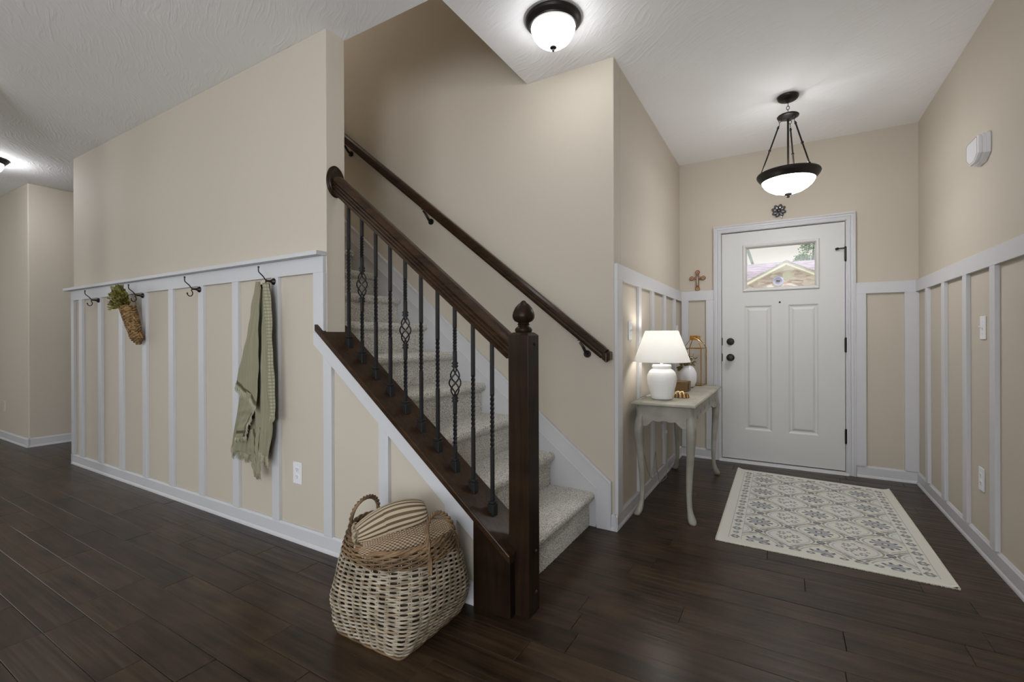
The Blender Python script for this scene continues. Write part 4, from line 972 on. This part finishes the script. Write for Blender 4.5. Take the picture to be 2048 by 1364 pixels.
    PX = (1-fx)*(1-fy)*c00[0]+fx*(1-fy)*c10[0]+(1-fx)*fy*c01[0]+fx*fy*c11[0]; PY = (1-fx)*(1-fy)*c00[1]+fx*(1-fy)*c10[1]+(1-fx)*fy*c01[1]+fx*fy*c11[1]
    for cxy in (c01, c11, c10):
        dd = np.hypot(PX-cxy[0], PY-cxy[1]); Z += .014*np.clip(1-dd/.05, 0, 1)**2
    V = np.stack([PX-.17, PY-3.52, Z], -1).reshape(-1, 3)
    me = bpy.data.meshes.new('rug_pile'); a = np.arange(nx*ny).reshape(ny, nx); F = np.stack([a[:-1, :-1], a[:-1, 1:], a[1:, 1:], a[1:, :-1]], -1).reshape(-1, 4)
    me.vertices.add(len(V)); me.vertices.foreach_set('co', V.ravel().astype('f')); me.loops.add(F.size); me.loops.foreach_set('vertex_index', F.ravel().astype('i'))
    me.polygons.add(len(F)); me.polygons.foreach_set('loop_start', np.arange(0, F.size, 4).astype('i')); me.polygons.foreach_set('loop_total', np.full(len(F), 4, 'i')); me.update(calc_edges=True)
    me.polygons.foreach_set('use_smooth', [True]*len(me.polygons)); me.materials.append(PRINTED)
    ca = me.color_attributes.new('Col', 'FLOAT_COLOR', 'POINT'); ca.data.foreach_set('color', np.concatenate([col.reshape(-1, 3), np.ones((nx*ny, 1))], 1).ravel().astype('f'))
    R = thing('rug', 'ivory rug with grey and blue floral medallions in front of the door', 'rug', (.17, 3.52, 0))
    o = bpy.data.objects.new('woven_pile', me); C.objects.link(o); o.parent = R
    m = MB()
    for q in range(420):
        f = q/419; x = c00[0]*(1-f)+c10[0]*f; y_ = c00[1]*(1-f)+c10[1]*f; m.tube([(x-.17, y_+.002-3.52, .004), (x-.17+rl.uniform(-.003, .003), y_-rl.uniform(.003, .010)-3.52, .0022)], .0012, 4)
    m.build('frayed_edge', mat('ivory_yarn', lin(206, 202, 190), .9), R, smooth=0, kind='stuff', fix=False)
    for p, q in ((c00, c01), (c10, c11)): MB().tube([(p[0]-.17, p[1]-3.52, .006), (q[0]-.17, q[1]-3.52, .006)], .0048, 8).build('binding', MATS['ivory_yarn'], R)
rug()

# ------------------------------------------------------------------ ceiling lights
def glow(name, st_): return mat(name, (.9, .9, .9), .5, emit=(.98, .985, 1.0), estr=st_)
FMX, FMY = -1.008, 2.147
def flush(name, label, x, y_, st_, group=None):
    t = thing(name, label, 'ceiling light', (x, y_, H), 0, group)
    MB().lathe([(.130, 0), (.141, -.004), (.143, -.012), (.138, -.020), (.134, -.022), (.128, -.030), (.122, -.034), (.119, -.042), (.108, -.044)], n=48).build('trim_ring', BRONZE, t, smooth=30)
    MB().lathe([(.110, -.040), (.1125, -.048), (.110, -.062), (.100, -.086), (.084, -.108), (.060, -.127), (.032, -.138), (.010, -.141), (.0001, -.141)], n=48).build('glass_bowl', glow('lit_glass_%d' % int(st_*10), st_), t, smooth=60)
    MB().lathe([(.010, -.138), (.017, -.141), (.018, -.147), (.013, -.152), (.006, -.154), (.008, -.158), (.006, -.164), (.0001, -.166)], n=20).build('finial', BRONZE, t, smooth=50)
flush('flush_ceiling_light', 'lit flush ceiling light with dark bronze rim and frosted bowl beside the stair opening', FMX, FMY, GLOW_FLUSH)
flush('flush_ceiling_light', 'lit flush ceiling light at the far left edge by the hallway', -6.14, 1.19, GLOW_HALL)
PD = thing('pendant_light', 'dark bronze pendant light with frosted glass bowl hanging in front of the door', 'pendant light', (.033, 3.64, H))
MB().lathe([(.060, 0), (.065, -.004), (.064, -.012), (.056, -.024), (.040, -.032), (.014, -.036), (.010, -.044), (.0001, -.046)], n=36).build('canopy', BRONZE, PD, smooth=40)
m = MB()
for q in range(3): m.torus((0, 0, -.056-.024*q), .0085, .0022, 'y' if q % 2 else 'x', 16, 6, ez=1.55)
m.build('chain', BRONZE, PD)
MB().lathe([(.0001, -.118), (.020, -.118), (.045, -.124), (.062, -.131), (.066, -.136), (.064, -.142), (.050, -.148), (.018, -.152), (.010, -.156)], n=36).build('hub', BRONZE, PD, smooth=40)
MB().tube([(0, 0, -.150), (0, 0, -.56)], .0065, 12).build('centre_rod', BRONZE, PD)
zr = 2.215-H
for q in range(3):
    a_ = math.radians([195, 75, 315][q]); ca, sa = math.cos(a_), math.sin(a_)
    m = MB(); m.torus((.048*ca, .048*sa, -.160), .009, .0020, 'y', 16, 6, ez=1.3); m.torus((.052*ca, .052*sa, -.182), .009, .0020, 'x', 16, 6, ez=1.3)
    p0, p1 = Vector((.056*ca, .056*sa, -.196)), Vector((.168*ca, .168*sa, zr+.006)); m.tube([p0, p1], .0050, 10)
    for f, r in ((.5, .0088), (.04, .0075), (.97, .0085)):
        c_ = p0.lerp(p1, f); m.ball(tuple(c_), r, 12, 1.2)
    m.build('suspension_rod', BRONZE, PD)
MB().lathe([(.160, zr+.002), (.176, zr+.010), (.187, zr+.008), (.190, zr-.001), (.186, zr-.012), (.176, zr-.026), (.164, zr-.040), (.160, zr-.046), (.152, zr-.044), (.155, zr-.030), (.160, zr+.002)], n=64).build('rim', BRONZE, PD, smooth=30)
MB().lathe([(.157, zr-.042), (.155, zr-.052), (.143, zr-.072), (.121, zr-.093), (.090, zr-.112), (.055, zr-.124), (.020, zr-.129), (.0001, zr-.130)], n=64).build('glass_bowl', glow('lit_glass_pendant', GLOW_PEND), PD, smooth=60)
MB().lathe([(.014, zr-.126), (.023, zr-.130), (.022, zr-.136), (.014, zr-.142), (.008, zr-.144), (.012, zr-.149), (.008, zr-.157), (.0001, zr-.159)], n=24).build('finial', BRONZE2, PD, smooth=50)

for q in range(3):
    a_ = math.radians(135+120*q); m = MB().ball((.060*math.cos(a_), .060*math.sin(a_), zr-.030), .028, 14, 1.2); m.build('bulb', MATS['lamp_bulb'], PD)
    p2 = bpy.data.lights.new('pendant_bulb', 'POINT'); p2.energy = 1.9; p2.shadow_soft_size = .03; p2.color = (.98, .985, 1)
    o2 = bpy.data.objects.new('pendant_bulb', p2); C.objects.link(o2); o2.location = (.033+.060*math.cos(a_), 3.64+.060*math.sin(a_), 2.215+.025)
p3 = bpy.data.lights.new('upstairs_light', 'POINT'); p3.energy = 34; p3.shadow_soft_size = .12; p3.color = (1, .95, .88)  # unseen point light added to lift the dark upper stairwell
o3 = bpy.data.objects.new('upstairs_light', p3); C.objects.link(o3); o3.location = (-4.3, 2.15, 4.9)
# ------------------------------------------------------------------ wall plates, chime, ornaments
def plate(kind, label, loc, rz, m=PLATE, w=.075, h=.120, group=None):
    t = thing(kind, label, 'light switch' if kind == 'light_switch' else 'outlet', loc, rz, group)
    MB().box(-w/2, w/2, -.006, 0, -h/2, h/2).build('cover_plate', m, t, smooth=0, bevel=.0035)
    if kind == 'light_switch':
        MB().box(-.006, .006, -.0065, -.004, -.013, .013).build('toggle_slot', m, t, smooth=0); MB().prism([(-.006, -.006), (-.022, .004), (-.022, .010), (-.006, .006)], 'x', -.004, .004).build('toggle', m, t, smooth=0, bevel=.001)
    else:
        for z in (.020, -.020):
            o = MB().prism([(-.0165, z-.008), (-.0165, z+.008), (-.008, z+.0145), (.008, z+.0145), (.0165, z+.008), (.0165, z-.008), (.008, z-.0145), (-.008, z-.0145)], 'y', -.0078, -.005).build('receptacle', m, t, smooth=0, bevel=.0008)
            MB().box(-.0075, -.0050, -.0082, -.0072, z-.001, z+.007).box(.0050, .0075, -.0082, -.0072, z-.001, z+.006).box(-.002, .002, -.0082, -.0072, z-.009, z-.005).build('slot', SLOT, o, smooth=0)
    for z in ((.030, -.030) if kind == 'light_switch' else (0,)): yl(MB(), [(.0028, 0), (.0028, .0015)], 0, z, -.006, 10).build('screw', m, t)
plate('wall_outlet', 'white duplex outlet on the panelled wall right of the hanging throw', (-2.305, YB, .379), 0)
plate('wall_outlet', 'white duplex outlet low on the right wall above the baseboard', (XR, 3.292, .377), -PI/2)
plate('wall_outlet', 'white outlet with the lamp cord plugged in behind the console table', (XL, 3.868, .358), PI/2)
plate('wall_outlet', 'beige outlet on the far hallway wall at the left edge', (-7.541, 1.60, .373), 0, PLATE_B)
plate('light_switch', 'white toggle light switch on the right wall between battens', (XR, 3.268, 1.161), -PI/2)
plate('light_switch', 'white toggle light switch on the left foyer wall above the lamp side', (XL, 2.925, 1.161), PI/2)
plate('light_switch', 'white light switch near the corner behind the lamp shade', (XL, 4.425, 1.165), PI/2)

CH = thing('door_chime', 'white plastic door chime box high on the right wall', 'door chime', (XR, 3.265, 2.07))
base = [(-.100, -.040), (-.100, .055), (-.088, .066), (.082, .066), (.098, .052), (.098, -.030), (.040, -.072), (-.040, -.072)]
def chp(s_): return [(p[0]*s_, p[1]*s_) for p in base]
MB().prism(chp(1.0), 'x', -.016, 0).build('back_plate', PLATE, CH, smooth=0, bevel=.002)
MB().prism(chp(.955), 'x', -.030, -.014).build('mid_layer', PLATE, CH, smooth=0, bevel=.003)
MB().prism(chp(.90), 'x', -.046, -.028).build('front_cover', PLATE, CH, smooth=0, bevel=.006)
m = MB(); p_ = chp(.80); m.tube([(-.0463, a, b_) for a, b_ in p_], .0012, 4, closed=True); m.build('groove', mat('grey_seam', lin(150, 150, 150), .6), CH)

CR = thing('crucifix', 'small carved wooden crucifix with rounded ends standing on the wall rail', 'cross', (-.683, YD-.012, 1.548))
def cross_bar(mb, y0_, y1_, wv=.0135): mb.prism([(-wv, .02), (wv, .02), (wv, .104), (.052, .104), (.052, .130), (wv, .130), (wv, .175), (-wv, .175), (-wv, .130), (-.052, .130), (-.052, .104), (-wv, .104)], 'y', y0_, y1_)
m = MB(); cross_bar(m, -.006, .006); m.build('cross', CARVED, CR, smooth=0, bevel=.002)
for px_, pz_ in ((0, .172), (-.050, .117), (.050, .117), (0, .018)):
    yl(MB(), [(.0195, -.0065), (.020, .004), (.018, .007)], px_, pz_, 0, 20).build('rounded_end', CARVED, CR); 
    yl(MB(), [(.012, .0065), (.012, .009), (.009, .009)], px_, pz_, 0, 16).build('inlay', CARVED2, CR); yl(MB(), [(.005, .0085), (.005, .0096)], px_, pz_, 0, 12).build('inlay_eye', SLOT, CR)
m = MB(); m.ball((0, -.014, .128), .0055, 10, 1.25); m.tube([(0, -.011, .120), (.001, -.012, .105), (0, -.011, .090), (.001, -.013, .070), (0, -.010, .050)], [.0045, .0065, .0052, .0045, .003], 8)
for s_ in (-1, 1): m.tube([(0, -.011, .117), (s_*.018, -.010, .121), (s_*.038, -.009, .126)], [.0035, .0026, .0022], 6)
m.build('corpus', SILVER, CR)

CL = thing('clover_ornament', 'small silver four-leaf clover ornament on the wall above the door', 'ornament', (-.028, YD, 2.198))
for a_ in (52, 142, 232, 322):
    ar = math.radians(a_); m = MB()
    for s_ in (-1, 1):
        la = ar+s_*.36; cx_, cz_ = .034*math.cos(la), .034*math.sin(la); pts = []; n_ = 9
        for q in range(n_+1):
            v = -PI/2+PI*q/n_
            for k in range(14):
                u_ = 2*PI*k/14; aa, bb, dd = .0245*math.cos(v)*math.cos(u_), .0165*math.cos(v)*math.sin(u_), .011*math.sin(v)
                dd += .0012*math.sin(aa*520)
                pts.append((cx_+aa*math.cos(la)-bb*math.sin(la), -.011+dd, cz_+aa*math.sin(la)+bb*math.cos(la)))
        m.add(pts, [(q*14+k, q*14+(k+1) % 14, (q+1)*14+(k+1) % 14, (q+1)*14+k) for q in range(n_) for k in range(14)])
    m.build('leaf', PEWTER, CL, smooth=60)
MB().ball((0, -.013, 0), .011, 12).build('centre', PEWTER, CL)
MB().tube([(0, -.012, 0), (.008, -.012, -.03), (.020, -.010, -.058), (.026, -.008, -.066)], [.003, .003, .004, .003], 8).build('stem', PEWTER, CL)

# ------------------------------------------------------------------ outside: the neighbouring house
struct(MB().box(-30, 30, YD+.14, 60, -.3, -.06), 'ground', mat('pale_driveway', lin(200, 198, 190), .9), smooth=0)
NH = thing('neighbour_house', 'pale stone gabled house with purple-grey shingle roof seen through the door glass', 'house', (0, 21, 0))
ROOFM = mat('shingle_roof', lin(158, 148, 168), .9, c2=lin(196, 187, 204), nscale=3, nstretch=(1, 5, 9), contrast=(.4, .6))
def stone_mat():
    m = bpy.data.materials.new('stacked_pale_stone'); m.use_nodes = True; nt = m.node_tree; N = nt.nodes; L = nt.links; p = N['Principled BSDF']
    tc = N.new('ShaderNodeTexCoord'); mp = N.new('ShaderNodeMapping'); mp.inputs['Scale'].default_value = (3.2, 3.2, 9); L.new(tc.outputs['Object'], mp.inputs[0])
    v = N.new('ShaderNodeTexVoronoi'); v.inputs['Scale'].default_value = 1.3; L.new(mp.outputs[0], v.inputs['Vector'])
    rp = N.new('ShaderNodeValToRGB'); e = rp.color_ramp.elements; e[0].color = lin(186, 156, 158); e[1].color = lin(238, 234, 226); e[0].position = .1; e[1].position = .7
    L.new(v.outputs['Color'], rp.inputs[0]); L.new(rp.outputs[0], p.inputs['Base Color']); p.inputs['Roughness'].default_value = .9
    return m
STN = stone_mat(); WT = mat('cream_fascia', lin(228, 230, 216), .6)
gx, gz, sl = .12, 3.80, .52
MB().prism([(gx-2.7, 0), (gx+2.7, 0), (gx+2.7, gz-2.7*sl), (gx, gz), (gx-2.7, gz-2.7*sl)], 'y', -1.0, 5).build('gable_wall', STN, NH, smooth=0)
for s_ in (-1, 1):
    MB().prism([(gx, gz+.10), (gx+s_*3, gz+.10-3*sl), (gx+s_*3, gz-.03-3*sl), (gx, gz-.03)], 'y', -1.35, -1.0).build('fascia_board', WT, NH, smooth=0)
    MB().prism([(gx, gz+.13), (gx+s_*3, gz+.13-3*sl), (gx+s_*3, gz+.10-3*sl), (gx, gz+.10)], 'y', -1.4, 5).build('roof_slope', ROOFM, NH, smooth=0)
MB().add([(-9, -.4, 2.5), (9, -.4, 2.5), (9, 3, 4.43), (-9, 3, 4.43), (-9, 6.5, 2.5), (9, 6.5, 2.5)], [(0, 1, 2, 3), (3, 2, 5, 4)]).build('main_roof', ROOFM, NH, smooth=0, solid=.08)
MB().box(-8.8, 8.8, 0, 6.2, 0, 2.55).build('body_wall', mat('cream_siding', lin(226, 222, 206), .8), NH, smooth=0)
v_ = yl(MB(), [(.19, 0), (.19, .05), (.12, .06), (.12, .02)], -.148, 3.22, -1.0, 28); v_.build('round_vent', mat('pale_blue_trim', lin(196, 200, 230), .5), NH)
MB().box(-.21, -.085, -1.07, -1.04, 3.18, 3.24).build('vent_slot', SLOT, NH, smooth=0)
yl(MB(), [(.17, 0), (.16, .03)], .14, 3.40, -1.0, 20).build('stone_plaque', WT, NH)
TRE = thing('garden_tree', 'thin leafy green tree beyond the neighbouring roof at upper right of the glass', 'tree', (1.25, 27, 0))
MB().tube([(0, 0, 0), (.05, 0, 2.5), (.0, 0, 4.2), (.05, 0, 5.6)], [.12, .09, .06, .03], 8).build('trunk', mat('grey_bark', lin(110, 100, 90), .9), TRE)
m = MB()
for q in range(2600):
    a_ = rl.uniform(0, 2*PI); v = rl.uniform(-1, 1); r = rl.uniform(.2, 1)**.5
    cx_, cz_, cr = rl.choice([(0, 5.2, .62), (-.42, 4.9, .38), (.5, 5.4, .6), (-.15, 5.9, .5), (.1, 6.5, .6)])
    p = (cx_+cr*r*math.cos(a_)*math.sqrt(1-v*v), cr*r*math.sin(a_)*math.sqrt(1-v*v), cz_+cr*r*v); leaf(m, p, (rl.uniform(-1, 1), rl.uniform(-1, 1), rl.uniform(-1, 1)), rl.uniform(.06, .11), rl.uniform(.018, .03))
m.build('foliage', mat('pale_green_leaves', lin(128, 158, 120), .8), TRE, smooth=0, kind='stuff', fix=False)
SH = thing('side_house', 'corner of a grey-green gabled roof at the left edge of the door glass', 'house', (-5.5, 29, 0))
MB().prism([(-4, 0), (3.7, 0), (3.7, 5.3), (3.3, 6.6), (-4, 9)], 'y', 0, 4).build('wall', mat('pale_siding', lin(232, 236, 232), .8), SH, smooth=0)
MB().prism([(3.98, 5.2), (4.08, 5.28), (3.60, 6.9), (3.45, 6.9)], 'y', -.4, 4.2).build('roof_edge', mat('grey_green_fascia', lin(150, 164, 158), .7), SH, smooth=0)
